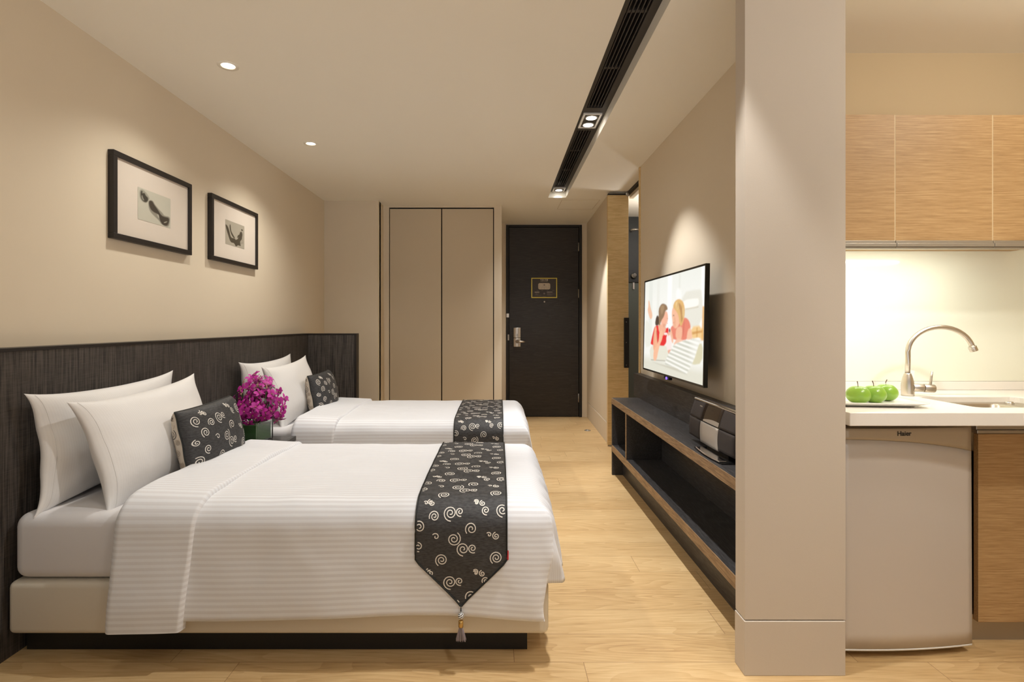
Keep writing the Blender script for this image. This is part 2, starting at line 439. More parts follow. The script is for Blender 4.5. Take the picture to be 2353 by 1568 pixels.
# ceiling with the long slot and the downlight holes
SX0, SX1, SY0, SY1, SH = .508, .690, -1.0, 5.32, .065
HR = .042
holes = []
def circ(cx, cy, r, n=28): return [Vector((cx+r*math.cos(2*PI*k/n), cy+r*math.sin(2*PI*k/n), ZC)) for k in range(n)]
outer = [Vector((XL-.1, YB-.1, ZC)), Vector((2.75, YB-.1, ZC)), Vector((2.75, 6.85, ZC)), Vector((XL-.1, 6.85, ZC))]
loops = [outer, [Vector((SX0, SY0, ZC)), Vector((SX0, SY1, ZC)), Vector((SX1, SY1, ZC)), Vector((SX1, SY0, ZC))]]
for x, y in DL: loops.append(circ(x, y, HR))
bm = bmesh.new()
allp = [p for l in loops for p in l]; vs = [bm.verts.new(p) for p in allp]
for t in tessellate_polygon(loops):
    try: bm.faces.new([vs[i] for i in t])
    except ValueError: pass
k = 4
vv = vs[4:8]; up = [bm.verts.new(v.co+Vector((0, 0, .20))) for v in vv]
for i in range(4): bm.faces.new((vv[i], vv[(i+1) % 4], up[(i+1) % 4], up[i]))
box(bm, XL-.1, 2.75, YB-.1, 6.85, 2.70, 2.78)
structure('ceiling', bm, 'ceil', recalc=False)
# lower kitchen ceiling
sbox('ceiling_kitchen', (1.205, 2.62, .15, 2.413, 2.463, ZC-.002), 'ceil')
# faint access panel outline in the lobby ceiling
bm = bmesh.new()
for b in ((.66, 1.06, 5.42, 5.424), (.66, .664, 5.42, 5.86), (1.056, 1.06, 5.42, 5.86), (.66, 1.06, 5.856, 5.86)):
    box(bm, b[0], b[1], b[2], b[3], ZC-.0012, ZC+.003)
structure('trim_2', bm, 'ward')

# ------------------------------------------------------------ ceiling slot fitting
slot = empty('ceiling_air_grille', (.6, 2.2, 2.50), 'long black linear air grille recessed in the ceiling slot', 'air grille')
zt = ZC+SH
bm = bmesh.new()
secs = [(-.9, .10), (.34, 1.53), (1.83, 3.27), (3.65, 5.13)]
sx0, sx1 = .555, .652
ys = [SY0]
for a, b in secs: ys += [a, b]
ys.append(SY1)
for i in range(0, len(ys)-1, 2): box(bm, SX0, SX1, ys[i], ys[i+1], zt, zt+.02)
for a, b in secs:
    box(bm, SX0, sx0, a, b, zt, zt+.02); box(bm, sx1, SX1, a, b, zt, zt+.02)
obj('frame', bm, 'slotblack', slot)
bm = bmesh.new(); box(bm, SX0, SX1, SY0, SY1, zt+.10, zt+.11); obj('duct_backing', bm, 'slotdeep', slot)
for a, b in secs:
    n = 5
    for j in range(n):
        x = sx0+(sx1-sx0)*(j+.5)/n
        bm = bmesh.new(); box(bm, x-.0028, x+.0028, a, b, zt+.004, zt+.024); obj('louvre', bm, 'slotblack', slot)
    for t in (.31, .66):
        y = a+(b-a)*t
        bm = bmesh.new(); box(bm, sx0, sx1, y-.01, y+.01, zt+.010, zt+.022); obj('cross_bar', bm, 'slotblack', slot)

def slot_light(y0, y1, n, label):
    t = empty('recessed_spotlight', (.608, (y0+y1)/2, zt-.012), label, 'ceiling light')
    x0, x1 = .548, .668
    bm = bmesh.new(); w = .013
    z0, z1 = zt-.012, zt-.0005
    box(bm, x0, x1, y0, y0+w, z0, z1); box(bm, x0, x1, y1-w, y1, z0, z1); box(bm, x0, x0+w, y0+w, y1-w, z0, z1); box(bm, x1-w, x1, y0+w, y1-w, z0, z1)
    obj('trim_frame', bm, 'white', t, bevel=.001)
    bm = bmesh.new(); box(bm, x0+w, x1-w, y0+w, y1-w, z1-.0055, z1-.0005); obj('inner_tray', bm, 'slotblack', t)
    for k in range(n):
        cy = y0+(y1-y0)*(k+.5)/n
        bm = bmesh.new(); lathe(bm, [(.034, z1-.013), (.042, z1-.013), (.042, z1-.006), (.034, z1-.006)], (.608, cy, 0), 24, cap=False)
        g = obj('lamp_ring', bm, 'alu', t, smooth=True)
        bm = bmesh.new(); lathe(bm, [(.033, z1-.0125), (.033, z1-.007)], (.608, cy, 0), 24); obj('bulb', bm, 'glow', g)
slot_light(3.34, 3.58, 2, 'white framed twin spotlight in the middle of the black ceiling slot')
slot_light(5.165, 5.305, 1, 'small white framed spotlight at the far end of the ceiling slot')

for i, (x, y) in enumerate(DL[:4]):
    t = empty('downlight', (x, y, ZC-.003), ('round downlight in the ceiling left of the slot, nearer of the two', 'round downlight in the ceiling left of the slot, farther and smaller of the two',
              'round downlight above the head of the near bed', 'round downlight nearest the added rear window, above the floor before the near bed')[i], 'ceiling light', 'round ceiling downlights over the beds')
    bm = bmesh.new(); lathe(bm, [(.0335, ZC-.003), (.05, ZC-.003), (.05, ZC+.001), (.0335, ZC+.0035)], (x, y, 0), 36, cap=False)
    obj('trim_ring', bm, 'ceil', t, smooth=True)
    bm = bmesh.new()
    rings = []
    for r, z in ((.0335, ZC+.001), (.031, ZC+.03), (.028, ZC+.05)):
        rings.append([bm.verts.new((x+r*math.cos(2*PI*k/28), y+r*math.sin(2*PI*k/28), z)) for k in range(28)])
    for a in range(2):
        for k in range(28): bm.faces.new((rings[a][k], rings[a][(k+1) % 28], rings[a+1][(k+1) % 28], rings[a+1][k]))
    obj('reflector_cup', bm, 'alu', t, smooth=True)
    bm = bmesh.new(); R = Matrix.Rotation(math.radians(16), 3, 'Y')
    lathe(bm, [(.030, .012), (.030, .018)], (x, y, ZC), 24, mat=R); obj('bulb', bm, 'glow', t)

# ------------------------------------------------------------ wardrobe
w = empty('wardrobe', (-.63, 5.75, 0), 'built-in taupe wardrobe with two tall doors and black shadow gaps', 'wardrobe')
boxobj('carcass', (-1.203, -.054, 5.715, 6.28, 0, 2.48), 'gap', w)
boxobj('door', (-1.196, -.633, 5.692, 5.712, .02, 2.466), 'ward', w, bevel=.0015)
boxobj('door', (-.621, -.062, 5.692, 5.712, .02, 2.466), 'ward', w, bevel=.0015)

# ------------------------------------------------------------ entrance door
d = empty('door_1', (.584, 6.70, 0)); d['kind'] = 'structure'; d['label'] = 'dark brown entrance door at the end of the room'
bm = bmesh.new(); box(bm, .095, .131, 6.675, 6.74, 0, 2.480); box(bm, 1.037, 1.073, 6.675, 6.74, 0, 2.480); box(bm, .131, 1.037, 6.675, 6.74, 2.452, 2.480)
obj('door_frame', bm, 'black', d, bevel=.002)
lf = boxobj('door_leaf', (.136, 1.031, 6.69, 6.735, .006, 2.447), 'doorw', d)
boxobj('backing', (.131, 1.037, 6.738, 6.75, 0, 2.452), 'gap', d)
for z0, z1 in ((2.142, 2.252), (1.54, 1.652), (.19, .302)):
    bm = bmesh.new(); lathe(bm, [(.007, z0), (.007, z1)], (1.030, 6.682, 0), 12); obj('hinge', bm, 'alu', d, smooth=False)
# lock
lk = empty('door_lock', (.235, 6.68, .9)); lk.parent = d; lk.location = Vector((.235, 6.68, .9))-WL[d]
def lockbody(z0, z1, bulge, name):
    bm = bmesh.new()
    n = 10; fr = []; bk = []
    for z in (z0, z1):
        fr.append([bm.verts.new((.191+.090*k/n, 6.688-bulge-.008*math.sin(PI*k/n), z)) for k in range(n+1)])
        bk.append([bm.verts.new((.191+.090*k/n, 6.6895, z)) for k in range(n+1)])
    for k in range(n):
        bm.faces.new((fr[0][k], fr[0][k+1], fr[1][k+1], fr[1][k])); bm.faces.new((bk[0][k+1], bk[0][k], bk[1][k], bk[1][k+1]))
        for j in (0, 1): bm.faces.new((fr[j][k], fr[j][k+1], bk[j][k+1], bk[j][k]))
    for k in (0, n): bm.faces.new((fr[0][k], fr[1][k], bk[1][k], bk[0][k]))
    return obj(name, bm, 'steel', lk, bevel=.003)
lockbody(1.024, 1.153, .026, 'reader_cover'); lockbody(.908, 1.019, .024, 'lock_case')
bm = bmesh.new(); lathe(bm, [(.022, 0), (.020, .03), (.012, .032), (.012, .055)], (.236, 6.655, .975), 20, mat=Matrix.Rotation(PI/2, 3, 'X'))
obj('lever_neck', bm, 'steel', lk, smooth=True)
bm = bmesh.new(); tube(bm, [(.236, 6.602, .975), (.27, 6.598, .977), (.31, 6.602, .975), (.343, 6.612, .973)], [.011, .013, .012, .008], 12)
obj('lever', bm, 'steel', lk, smooth=True)
bm = bmesh.new(); tube(bm, [(.236, 6.645, 1.075), (.243, 6.645, 1.05), (.236, 6.645, 1.035), (.229, 6.645, 1.05), (.236, 6.645, 1.075)], .0014, 6); obj('keyhole_mark', bm, 'logo', lk)
boxobj('latch_guard', (.099, .132, 6.665, 6.676, 1.285, 1.335), 'steel', d, bevel=.002)
boxobj('strike_plate', (.116, .134, 6.669, 6.676, .99, 1.065), 'alu', d, bevel=.001)
bm = bmesh.new(); lathe(bm, [(.013, 0), (.013, .006), (.008, .010)], (.590, 6.690, 1.488), 16, mat=Matrix.Rotation(PI/2, 3, 'X')); obj('peephole', bm, 'chrome', d)
# evacuation plan
sg = empty('evacuation_sign', (.587, 6.685, 1.537), 'small dark evacuation plan with yellow border fixed on the entrance door', 'sign')
sx, sz, sw, shh = .421, 1.537, .332, .259
ysn = 6.682
boxobj('board', (sx+.008, sx+sw-.008, ysn, 6.6895, sz+.008, sz+shh-.008), 'signb', sg)
bm = bmesh.new(); t_ = .011
box(bm, sx, sx+sw, ysn-.002, 6.6895, sz, sz+t_); box(bm, sx, sx+sw, ysn-.002, 6.6895, sz+shh-t_, sz+shh)
box(bm, sx, sx+t_, ysn-.002, 6.6895, sz+t_, sz+shh-t_); box(bm, sx+sw-t_, sx+sw, ysn-.002, 6.6895, sz+t_, sz+shh-t_)
obj('border', bm, 'signy', sg)
def sp_(cx, cy):           # sign crop pixel -> x, z
    return sx+(cx-245)/(1585-245)*sw, sz+shh-(cy-195)/(1245-195)*shh
bm = bmesh.new(); x0, z1 = sp_(603, 468); x1, z0 = sp_(1228, 800); r = .022
pts = []
for cx, cz, a0 in ((x1-r, z1-r, 0), (x0+r, z1-r, 90), (x0+r, z0+r, 180), (x1-r, z0+r, 270)):
    for k in range(7): a = math.radians(a0+15*k); pts.append((cx+r*math.cos(a), cz+r*math.sin(a)))
fa = [bm.verts.new((px, ysn-.0014, pz)) for px, pz in pts]; fb = [bm.verts.new((px, ysn, pz)) for px, pz in pts]
bm.faces.new(fa); bm.faces.new(fb[::-1])
for i in range(len(pts)): bm.faces.new((fa[i], fa[(i+1) % len(pts)], fb[(i+1) % len(pts)], fb[i]))
fp = obj('floor_plan', bm, 'signw', sg)
bm = bmesh.new()
for a, b, c, d2 in ((680, 470, 686, 800), (775, 690, 781, 800), (910, 470, 916, 540), (908, 700, 914, 800), (1062, 690, 1068, 800), (1062, 470, 1068, 560), (1150, 480, 1156, 790), (603, 580, 690, 586), (603, 682, 690, 688), (1120, 580, 1228, 586), (1120, 682, 1228, 688), (780, 640, 1060, 646), (780, 690, 1060, 696), (840, 480, 846, 560)):
    xa, za = sp_(a, b); xb, zb = sp_(c, d2); box(bm, xa, xb, ysn-.0020, ysn-.0014, zb, za)
obj('plan_lines', bm, 'signg', fp)
bm = bmesh.new(); xa, za = sp_(878, 552); xb, zb = sp_(960, 588); box(bm, xa, xb, ysn-.0022, ysn-.0014, zb, za); obj('position_marker', bm, 'logo', fp)
for (a, b, c, d2) in ((420, 925, 668, 960), (1055, 925, 1350, 950)):
    bm = bmesh.new(); n = 7
    for k in range(n):
        xa, za = sp_(a+(c-a)*k/n, b); xb, zb = sp_(a+(c-a)*(k+.72)/n, d2); box(bm, xa, xb, ysn-.0008, ysn, zb, za)
    obj('notice_heading', bm, 'signw', sg)
for (a, b, c) in ((460, 985, 530), (460, 1012, 655), (450, 1040, 560), (450, 1070, 600), (450, 1104, 765), (1060, 985, 1200), (1060, 1004, 1465), (1060, 1035, 1240), (1060, 1065, 1350), (1060, 1084, 1480), (1060, 1108, 1300),
                  (520, 840, 580), (540, 862, 635), (765, 840, 830), (780, 862, 868), (1040, 840, 1090), (1045, 862, 1110), (1335, 840, 1400), (1340, 862, 1465), (830, 1165, 990)):
    xa, za = sp_(a, b-5); xb, zb = sp_(c, b+5); bm = bmesh.new(); box(bm, xa, xb, ysn-.0008, ysn, zb, za); obj('text_line', bm, 'signg', sg)
bm = bmesh.new(); xa, za = sp_(916, 1010); lathe(bm, [(.008, 0), (.0125, 0), (.0125, .001), (.008, .001)], (xa, ysn, za), 20, mat=Matrix.Rotation(PI/2, 3, 'X')); obj('emblem', bm, 'signg', sg)
xa, za = sp_(912, 308); text('緊急疏散圖', .020, (xa, ysn, za), (PI/2, 0, 0), 'signw', sg, 'title_lettering', bold=.0004)
xa, za = sp_(908, 385); text('Emergency Exit Plan', .0115, (xa, ysn, za), (PI/2, 0, 0), 'signw', sg, 'subtitle_lettering')

# door stop disc in the floor
bm = bmesh.new(); lathe(bm, [(.036, 0), (.036, .003), (.030, .005), (.016, .005), (.013, .011), (.002, .012)], (1.0, 5.83, 0), 28)
o = obj('floor_door_stop', bm, 'alu', smooth=False); tag(o, 'round metal door stop disc set in the floor before the entrance door', 'door stop')

# ------------------------------------------------------------ sliding bathroom door
d2 = empty('door_2', (1.17, 5.10, 0)); d2['kind'] = 'structure'; d2['label'] = 'light oak sliding door panel with black bar handle beside the bathroom opening'
boxobj('door_leaf', (1.068, 1.272, 5.075, 5.115, .012, 2.465), 'oakdoor', d2, bevel=.001)
bm = bmesh.new(); box(bm, 1.070, 1.245, 5.070, 5.112, 2.466, 2.478); obj('top_rail', bm, 'black', d2)
bm = bmesh.new(); box(bm, 1.225, 1.272, 5.045, 5.0745, .773, 1.262)
h = obj('bar_handle', bm, 'black', d2, bevel=.002)
for z in (.80, 1.02, 1.22):
    bm = bmesh.new(); lathe(bm, [(.004, 0), (.004, .002)], (1.243, 5.045, z), 10, mat=Matrix.Rotation(PI/2, 3, 'X')); obj('screw', bm, 'alu', h)
bm = bmesh.new(); lathe(bm, [(.014, 2.452), (.014, 2.478), (.010, 2.485), (.010, 2.499)], (1.262, 5.06, 0), 16); obj('roller', bm, 'alu', d2)
boxobj('floor_guide', (1.078, 1.11, 5.06, 5.118, 0, .010), 'alu', d2)
sbox('trim_3', (1.262, 1.29, 4.306, 5.12, 2.472, ZC), 'black')
sbox('trim_4', (1.290, 1.33, 4.306, 5.12, 2.44, ZC), 'ward')
# bathroom fittings seen through the gap
sh = empty('shower_column', (1.63, 6.25, 0), 'dark shower column with chrome thermostat knob inside the bathroom', 'shower column')
boxobj('lower_panel', (1.30, 2.2, 6.255, 6.269, 0, 1.70), 'stone2', sh)
boxobj('control_band', (1.30, 2.2, 6.235, 6.269, 1.705, 1.855), 'black', sh)
bm = bmesh.new(); lathe(bm, [(.034, 0), (.034, .03), (.022, .034), (.022, .055), (.018, .058)], (1.625, 6.234, 1.785), 24, mat=Matrix.Rotation(PI/2, 3, 'X')); obj('thermostat_knob', bm, 'chrome', sh)
boxobj('shower_arm', (1.615, 1.635, 6.235, 6.269, 1.62, 1.70), 'steel', sh)
bm = bmesh.new(); lathe(bm, [(.05, 2.30), (.05, 2.315)], (1.60, 6.1, 0), 24); box(bm, 1.595, 1.605, 6.1, 6.27, 2.306, 2.312)
obj('shower_head', bm, 'steel', sh)

# ------------------------------------------------------------ headboard
hb = empty('headboard', (-1.78, 3.0, 0), 'dark brown woven L-shaped headboard running behind both beds', 'headboard')
boxobj('back_panel', (-1.838, -1.76, YB+.4, 4.855, 0, 1.100), 'head', hb)
boxobj('side_panel', (-1.758, -1.335, 4.78, 4.855, 0, 1.100), 'head', hb)
bm = bmesh.new(); box(bm, -1.838, -1.757, YB+.4, 4.86, 1.1005, 1.113); box(bm, -1.757, -1.33, 4.777, 4.86, 1.1005, 1.113); box(bm, -1.3345, -1.312, 4.777, 4.858, 0, 1.113)
obj('edge_trim', bm, 'frame', hb, bevel=.001)

# ------------------------------------------------------------ painted prints
def soft_poly(U, V, poly, soft=.006):
    """signed-distance polygon mask, vectorised"""
    d = np.full(U.shape, 1e9); inside = np.zeros(U.shape, bool)
    n = len(poly)
    for i in range(n):
        ax, ay = poly[i]; bx, by = poly[(i+1) % n]
        ex, ey = bx-ax, by-ay; wx, wy = U-ax, V-ay
        t = np.clip((wx*ex+wy*ey)/(ex*ex+ey*ey+1e-12), 0, 1)
        d = np.minimum(d, np.hypot(wx-ex*t, wy-ey*t))
        c = ((ay > V) != (by > V)); 
        with np.errstate(divide='ignore', invalid='ignore'):
            xi = ax+(V-ay)/(by-ay+1e-12)*ex
        inside ^= (c & (U < xi))
    sd = np.where(inside, -d, d)
    return np.clip(.5-sd/soft, 0, 1)
def sm(poly, it=2):
    for _ in range(it):
        q = []
        for i in range(len(poly)):
            a = poly[i]; b = poly[(i+1) % len(poly)]
            q += [(a[0]*.75+b[0]*.25, a[1]*.75+b[1]*.25), (a[0]*.25+b[0]*.75, a[1]*.25+b[1]*.75)]
        poly = q
    return poly
def picture(name, P, nu, nv, img, mat, parent):
    """flat picture: grid of vertices carrying the colours img[v,u,3]; P(u,v)->point"""
    me = bpy.data.meshes.new(name)
    vs = [P(i/(nu-1), j/(nv-1)) for j in range(nv) for i in range(nu)]
    org = Vector(P(.5, 0)); vs = [tuple(Vector(p)-org) for p in vs]
    fs = [(j*nu+i, j*nu+i+1, (j+1)*nu+i+1, (j+1)*nu+i) for j in range(nv-1) for i in range(nu-1)]
    me.from_pydata(vs, [], fs)
    ca = me.color_attributes.new('Col', 'FLOAT_COLOR', 'POINT')
    rgba = np.ones((nu*nv, 4), np.float32); rgba[:, :3] = img.reshape(-1, 3)
    ca.data.foreach_set('color', rgba.ravel())
    me.materials.append(M[mat]); me.update()
    o = bpy.data.objects.new(name, me); COL.objects.link(o); WL[o] = org
    o.parent = parent; o.location = org-WL[parent]; return o
def canvas(nu, nv, c):
    U, V = np.meshgrid(np.linspace(0, 1, nu), np.linspace(0, 1, nv)); img = np.zeros((nv, nu, 3)); img[:] = lin(c); return U, V, img
def put(img, mask, c, a=1.0):
    m = (mask*a)[..., None]; img[:] = img*(1-m)+np.array(lin(c))*m

def ink_uv1(x, y):
    u = (x-208)/1000; top = 130+.358*(x-205); bot = 1080+.274*(x-215); return (u, 1-(y-top)/(bot-top))
def ink_uv2(x, y):
    u = (x-150)/336; top = 505+.335*(x-150); bot = 925+.27*(x-150); return (u, 1-(y-top)/(bot-top))
def wall_picture(y0, z0, y1, z1, pic, art, label):
    X = -1.811
    t = empty('framed_picture', (-1.83, (y0+y1)/2, z0), label, 'picture', 'framed ink prints on the left wall')
    bm = bmesh.new(); b = .026
    for a in ((y0, y1, z0, z0+b), (y0, y1, z1-b, z1), (y0, y0+b, z0+b, z1-b), (y1-b, y1, z0+b, z1-b)): box(bm, -1.8395, X, *a)
    obj('frame', bm, 'frame', t, bevel=.0015)
    boxobj('mount_board', (-1.836, -1.822, y0+b, y1-b, z0+b, z1-b), 'mat', t)
    p = pic
    picture('ink_print', lambda u, v: (-1.8212, p[0]+(p[1]-p[0])*u, p[2]+(p[3]-p[2])*v), 120, 90, art, 'art', t)
U, V, im = canvas(120, 90, (190, 186, 170))
def I1(pts, c, a=1, s=.03, f=ink_uv1): put(im, soft_poly(U, V, sm([f(*p) for p in pts]), s), c, a)
I1([(250, 250), (320, 190), (400, 250), (480, 340), (560, 480), (500, 520), (450, 620), (340, 570), (260, 470)], (120, 118, 105), .6)
I1([(290, 240), (350, 260), (330, 330), (400, 300), (440, 400), (500, 440), (510, 540), (440, 600), (330, 540), (280, 400)], (62, 58, 48))
I1([(510, 520), (640, 520), (700, 640), (820, 780), (950, 900), (1000, 980), (1190, 1010), (1190, 1150), (1140, 1320), (1000, 1270), (900, 1220), (840, 1120), (700, 1000), (560, 860), (510, 700)], (118, 112, 100), .75)
I1([(530, 530), (630, 540), (690, 660), (800, 800), (900, 960), (1000, 1010), (1170, 1040), (1150, 1200), (1090, 1280), (960, 1260), (860, 1120), (820, 930), (700, 890), (580, 800), (520, 640)], (64, 56, 46))
I1([(780, 930), (820, 940), (840, 1060), (800, 1000)], (190, 186, 170), .9, .02)
I1([(980, 1170), (1100, 1140), (1090, 1165), (1000, 1195)], (190, 186, 170), .8, .02)
I1([(330, 360), (360, 470), (400, 540), (350, 520), (310, 420)], (180, 176, 160), .6, .02)
im1 = im
U, V, im = canvas(120, 90, (166, 158, 142))
def I2(pts, c=(72, 64, 50), a=1, s=.02): I1(pts, c, a, s, ink_uv2)
I2([(150, 585), (190, 625), (215, 700), (240, 820), (300, 830), (330, 850), (370, 830), (390, 760), (420, 700), (450, 740), (440, 850), (400, 880), (425, 975), (370, 940), (330, 980), (300, 910), (250, 905), (225, 870), (190, 760), (155, 640)])
I2([(218, 600), (235, 585), (245, 700), (270, 750), (320, 830), (290, 830), (250, 770), (225, 690)])
I2([(425, 660), (460, 680), (450, 705), (430, 700)]); I2([(360, 780), (390, 760), (385, 800), (350, 830)]); I2([(415, 740), (455, 760), (440, 790), (410, 790)])
I2([(200, 700), (225, 690), (235, 760), (215, 770)], (166, 158, 142), .0)
I2([(318, 848), (370, 826), (368, 838), (325, 858)], (170, 162, 146), .9, .012)
nz = np.random.RandomState(3).rand(*U.shape)
sp2 = (nz > .8) & (U > .7) & (U < .93) & (V > .2) & (V < .7)
put(im, sp2.astype(float), (80, 72, 58), .8)
wall_picture(2.436, 1.606, 3.059, 2.024, (2.613, 2.874, 1.731, 1.894), im1, 'larger-looking nearer framed picture with a long diagonal ink stroke, on the left wall')
wall_picture(3.270, 1.610, 3.90, 2.030, (3.451, 3.708, 1.736, 1.900), im, 'farther framed picture with a dark splashed V-shaped ink blot, on the left wall')

# ------------------------------------------------------------ television
XT = 1.070
tv = empty('television', (1.09, 3.26, .86), 'flat television on the right wall showing two women and striped pillows', 'television')
ty0, ty1, tz0, tz1 = 2.690, 3.822, .868, 1.516
def TX(z): return 1.0635+.0125*(z-tz0)/(tz1-tz0)
def slab(bm, y0, y1, z0, z1, a, b):
    v = [bm.verts.new((TX(z)+dx, y, z)) for dx in (a, b) for y in (y0, y1) for z in (z0, z1)]
    for q in ((0, 1, 3, 2), (4, 6, 7, 5), (0, 4, 5, 1), (2, 3, 7, 6), (0, 2, 6, 4), (1, 5, 7, 3)): bm.faces.new([v[i] for i in q])
bm = bmesh.new(); bz = .011
slab(bm, ty0, ty1, tz0, tz0+bz, 0, .022); slab(bm, ty0, ty1, tz1-bz, tz1, 0, .022); slab(bm, ty0, ty0+bz, tz0+bz, tz1-bz, 0, .022); slab(bm, ty1-bz, ty1, tz0+bz, tz1-bz, 0, .022)
slab(bm, ty0+bz, ty1-bz, tz0+bz, tz1-bz, .006, .022)
obj('bezel', bm, 'blackgloss', tv)
bm = bmesh.new(); slab(bm, ty0+.12, ty1-.12, tz0+.03, tz0+.40, .0225, .05); obj('rear_housing', bm, 'black', tv, bevel=.004)
bm = bmesh.new(); box(bm, 1.10, 1.1705, 3.1, 3.4, 1.05, 1.30); obj('wall_bracket', bm, 'black', tv)
bm = bmesh.new(); box(bm, 1.060, 1.085, 3.235, 3.33, .848, .8675); e_ = obj('logo_bar', bm, 'blackgloss', tv, bevel=.004)
bm = bmesh.new(); lathe(bm, [(.0085, 0), (.0085, .004)], (1.060, 3.27, .858), 14, mat=Matrix.Rotation(-PI/2, 3, 'Y')); obj('power_light', bm, 'led', e_)
def C(cx, cy):
    p = 314+cx/4.9; y = 1273/p; s = p/1.07
    z = 1.2-(cy/4.9-165)/s
    return ((3.82-y)/1.13, (z-.87)/.645)
U, V, im = canvas(250, 300, (240, 240, 234))
def T(pts, c, a=1, s=.008, smooth=1): put(im, soft_poly(U, V, sm([C(*p) for p in pts], smooth), s), c, a)
put(im, np.clip((.18-V)/.1, 0, 1), (218, 216, 200), .9)
put(im, np.clip((V-.75)/.25, 0, 1), (232, 234, 226), .8)
for a, b, c in ((140, 180, (226, 228, 220)), (230, 260, (230, 230, 222)), (350, 400, (250, 250, 248)), (480, 492, (222, 222, 212)), (735, 775, (252, 252, 250))):
    T([(a, 100), (b, 100), (b, 900), (a, 900)], c, .8, .02, 0)
T([(520, 440), (700, 400), (750, 420), (760, 830), (560, 860), (520, 700)], (226, 224, 212), .9, .02)
T([(450, 400), (500, 390), (510, 520), (450, 520)], (250, 250, 246), .8, .03)
T([(530, 530), (690, 505), (712, 520), (708, 600), (560, 632), (530, 600)], (248, 246, 238), 1, .012)
T([(560, 628), (708, 600), (708, 612), (560, 640)], (200, 190, 165), .9, .01, 0)
T([(620, 840), (755, 820), (772, 1000), (640, 1000)], (236, 196, 130), .95, .02)
T([(755, 600), (778, 600), (774, 1000), (750, 1000)], (222, 168, 90), .95, .012, 0)
T([(640, 900), (755, 880), (755, 905), (640, 930)], (200, 140, 70), .8, .01, 0)
T([(690, 850), (702, 850), (702, 960), (690, 960)], (200, 140, 70), .8, .01, 0)
T([(100, 780), (130, 760), (180, 900), (180, 1060), (100, 1080)], (228, 228, 216), .8, .02)
T([(132, 530), (145, 540), (160, 620), (185, 700), (175, 750), (155, 750), (125, 650), (135, 600)], (236, 190, 160), 1, .008)   # raised foot
# pillows behind
T([(640, 1120), (700, 1040), (768, 1030), (765, 1265), (650, 1285), (620, 1240)], (214, 208, 176), 1, .008)
T([(155, 1080), (240, 1030), (340, 1060), (420, 1100), (380, 1180), (340, 1230), (250, 1225), (170, 1220)], (226, 224, 208), 1, .008)
T([(170, 1215), (250, 1222), (340, 1228), (340, 1240), (180, 1228)], (150, 142, 124), .7, .006, 0)
# girl in red
T([(200, 870), (215, 830), (250, 820), (340, 860), (368, 840), (372, 900), (360, 980), (330, 1060), (290, 1060), (250, 1050), (165, 1050), (175, 990)], (226, 30, 40), 1, .008)
T([(215, 830), (232, 840), (248, 1000), (240, 1130), (200, 1130), (195, 980)], (240, 176, 140), 1, .008)
T([(255, 800), (330, 830), (345, 880), (300, 960), (262, 900), (250, 840)], (236, 176, 146), 1, .01)
T([(300, 700), (340, 650), (358, 690), (362, 760), (345, 810), (320, 850), (285, 830), (280, 750)], (240, 180, 152), 1, .008)
T([(255, 720), (250, 640), (275, 580), (305, 566), (345, 590), (358, 640), (330, 650), (315, 720), (285, 765), (268, 830), (240, 800)], (142, 112, 84), 1, .008)
T([(270, 600), (300, 585), (320, 600), (300, 680), (280, 700)], (178, 148, 112), .6, .02)
T([(225, 720), (250, 700), (262, 800), (240, 830), (212, 815)], (70, 52, 42), 1, .008)
T([(265, 900), (290, 870), (305, 900), (300, 980), (275, 1040), (255, 1130), (240, 1220), (215, 1238), (200, 1200), (205, 1110), (240, 1050), (262, 990)], (242, 186, 152), 1, .008)
# woman in salmon
T([(390, 850), (420, 820), (545, 730), (580, 740), (610, 780), (625, 850), (600, 960), (560, 1000), (430, 990), (395, 960)], (226, 128, 108), 1, .008)
T([(455, 850), (520, 830), (530, 900), (515, 1000), (450, 980)], (238, 180, 150), 1, .01)
T([(590, 870), (625, 850), (645, 960), (640, 1000), (575, 1000)], (240, 190, 160), 1, .008)
T([(385, 870), (400, 860), (430, 1000), (420, 1040), (395, 980)], (238, 184, 154), 1, .008)
T([(405, 640), (430, 590), (500, 620), (500, 780), (470, 850), (440, 860), (415, 820), (412, 760), (403, 710)], (240, 184, 152), 1, .008)
T([(412, 610), (435, 540), (480, 512), (530, 540), (552, 620), (550, 720), (530, 800), (510, 840), (490, 790), (480, 700), (440, 640)], (222, 178, 112), 1, .008)
T([(470, 560), (500, 570), (535, 650), (530, 760), (512, 800), (505, 680)], (170, 122, 76), .75, .015)
T([(440, 560), (470, 540), (480, 620), (460, 650)], (240, 208, 150), .8, .015)
T([(418, 700), (432, 702), (430, 716), (416, 714)], (70, 50, 50), .8, .006)
T([(418, 790), (432, 782), (430, 800)], (190, 60, 60), .7, .008)
T([(348, 740), (360, 742), (356, 752)], (80, 50, 40), .7, .006)
T([(348, 790), (362, 800), (352, 808)], (200, 60, 60), .7, .006)
# bottle and hands
T([(345, 920), (400, 930), (412, 1100), (380, 1115), (350, 1105)], (244, 228, 224), 1, .008)
T([(315, 915), (350, 905), (360, 930), (330, 938)], (250, 244, 240), 1, .008)
T([(372, 860), (388, 860), (390, 900), (376, 910)], (70, 70, 90), 1, .006)
T([(360, 900), (385, 900), (390, 930), (365, 950)], (236, 176, 148), 1, .008)
T([(440, 1020), (470, 975), (530, 985), (540, 1010), (470, 1050), (430, 1050)], (240, 190, 164), 1, .008)
T([(360, 1110), (410, 1100), (400, 1140), (375, 1160)], (232, 170, 144), 1, .008)
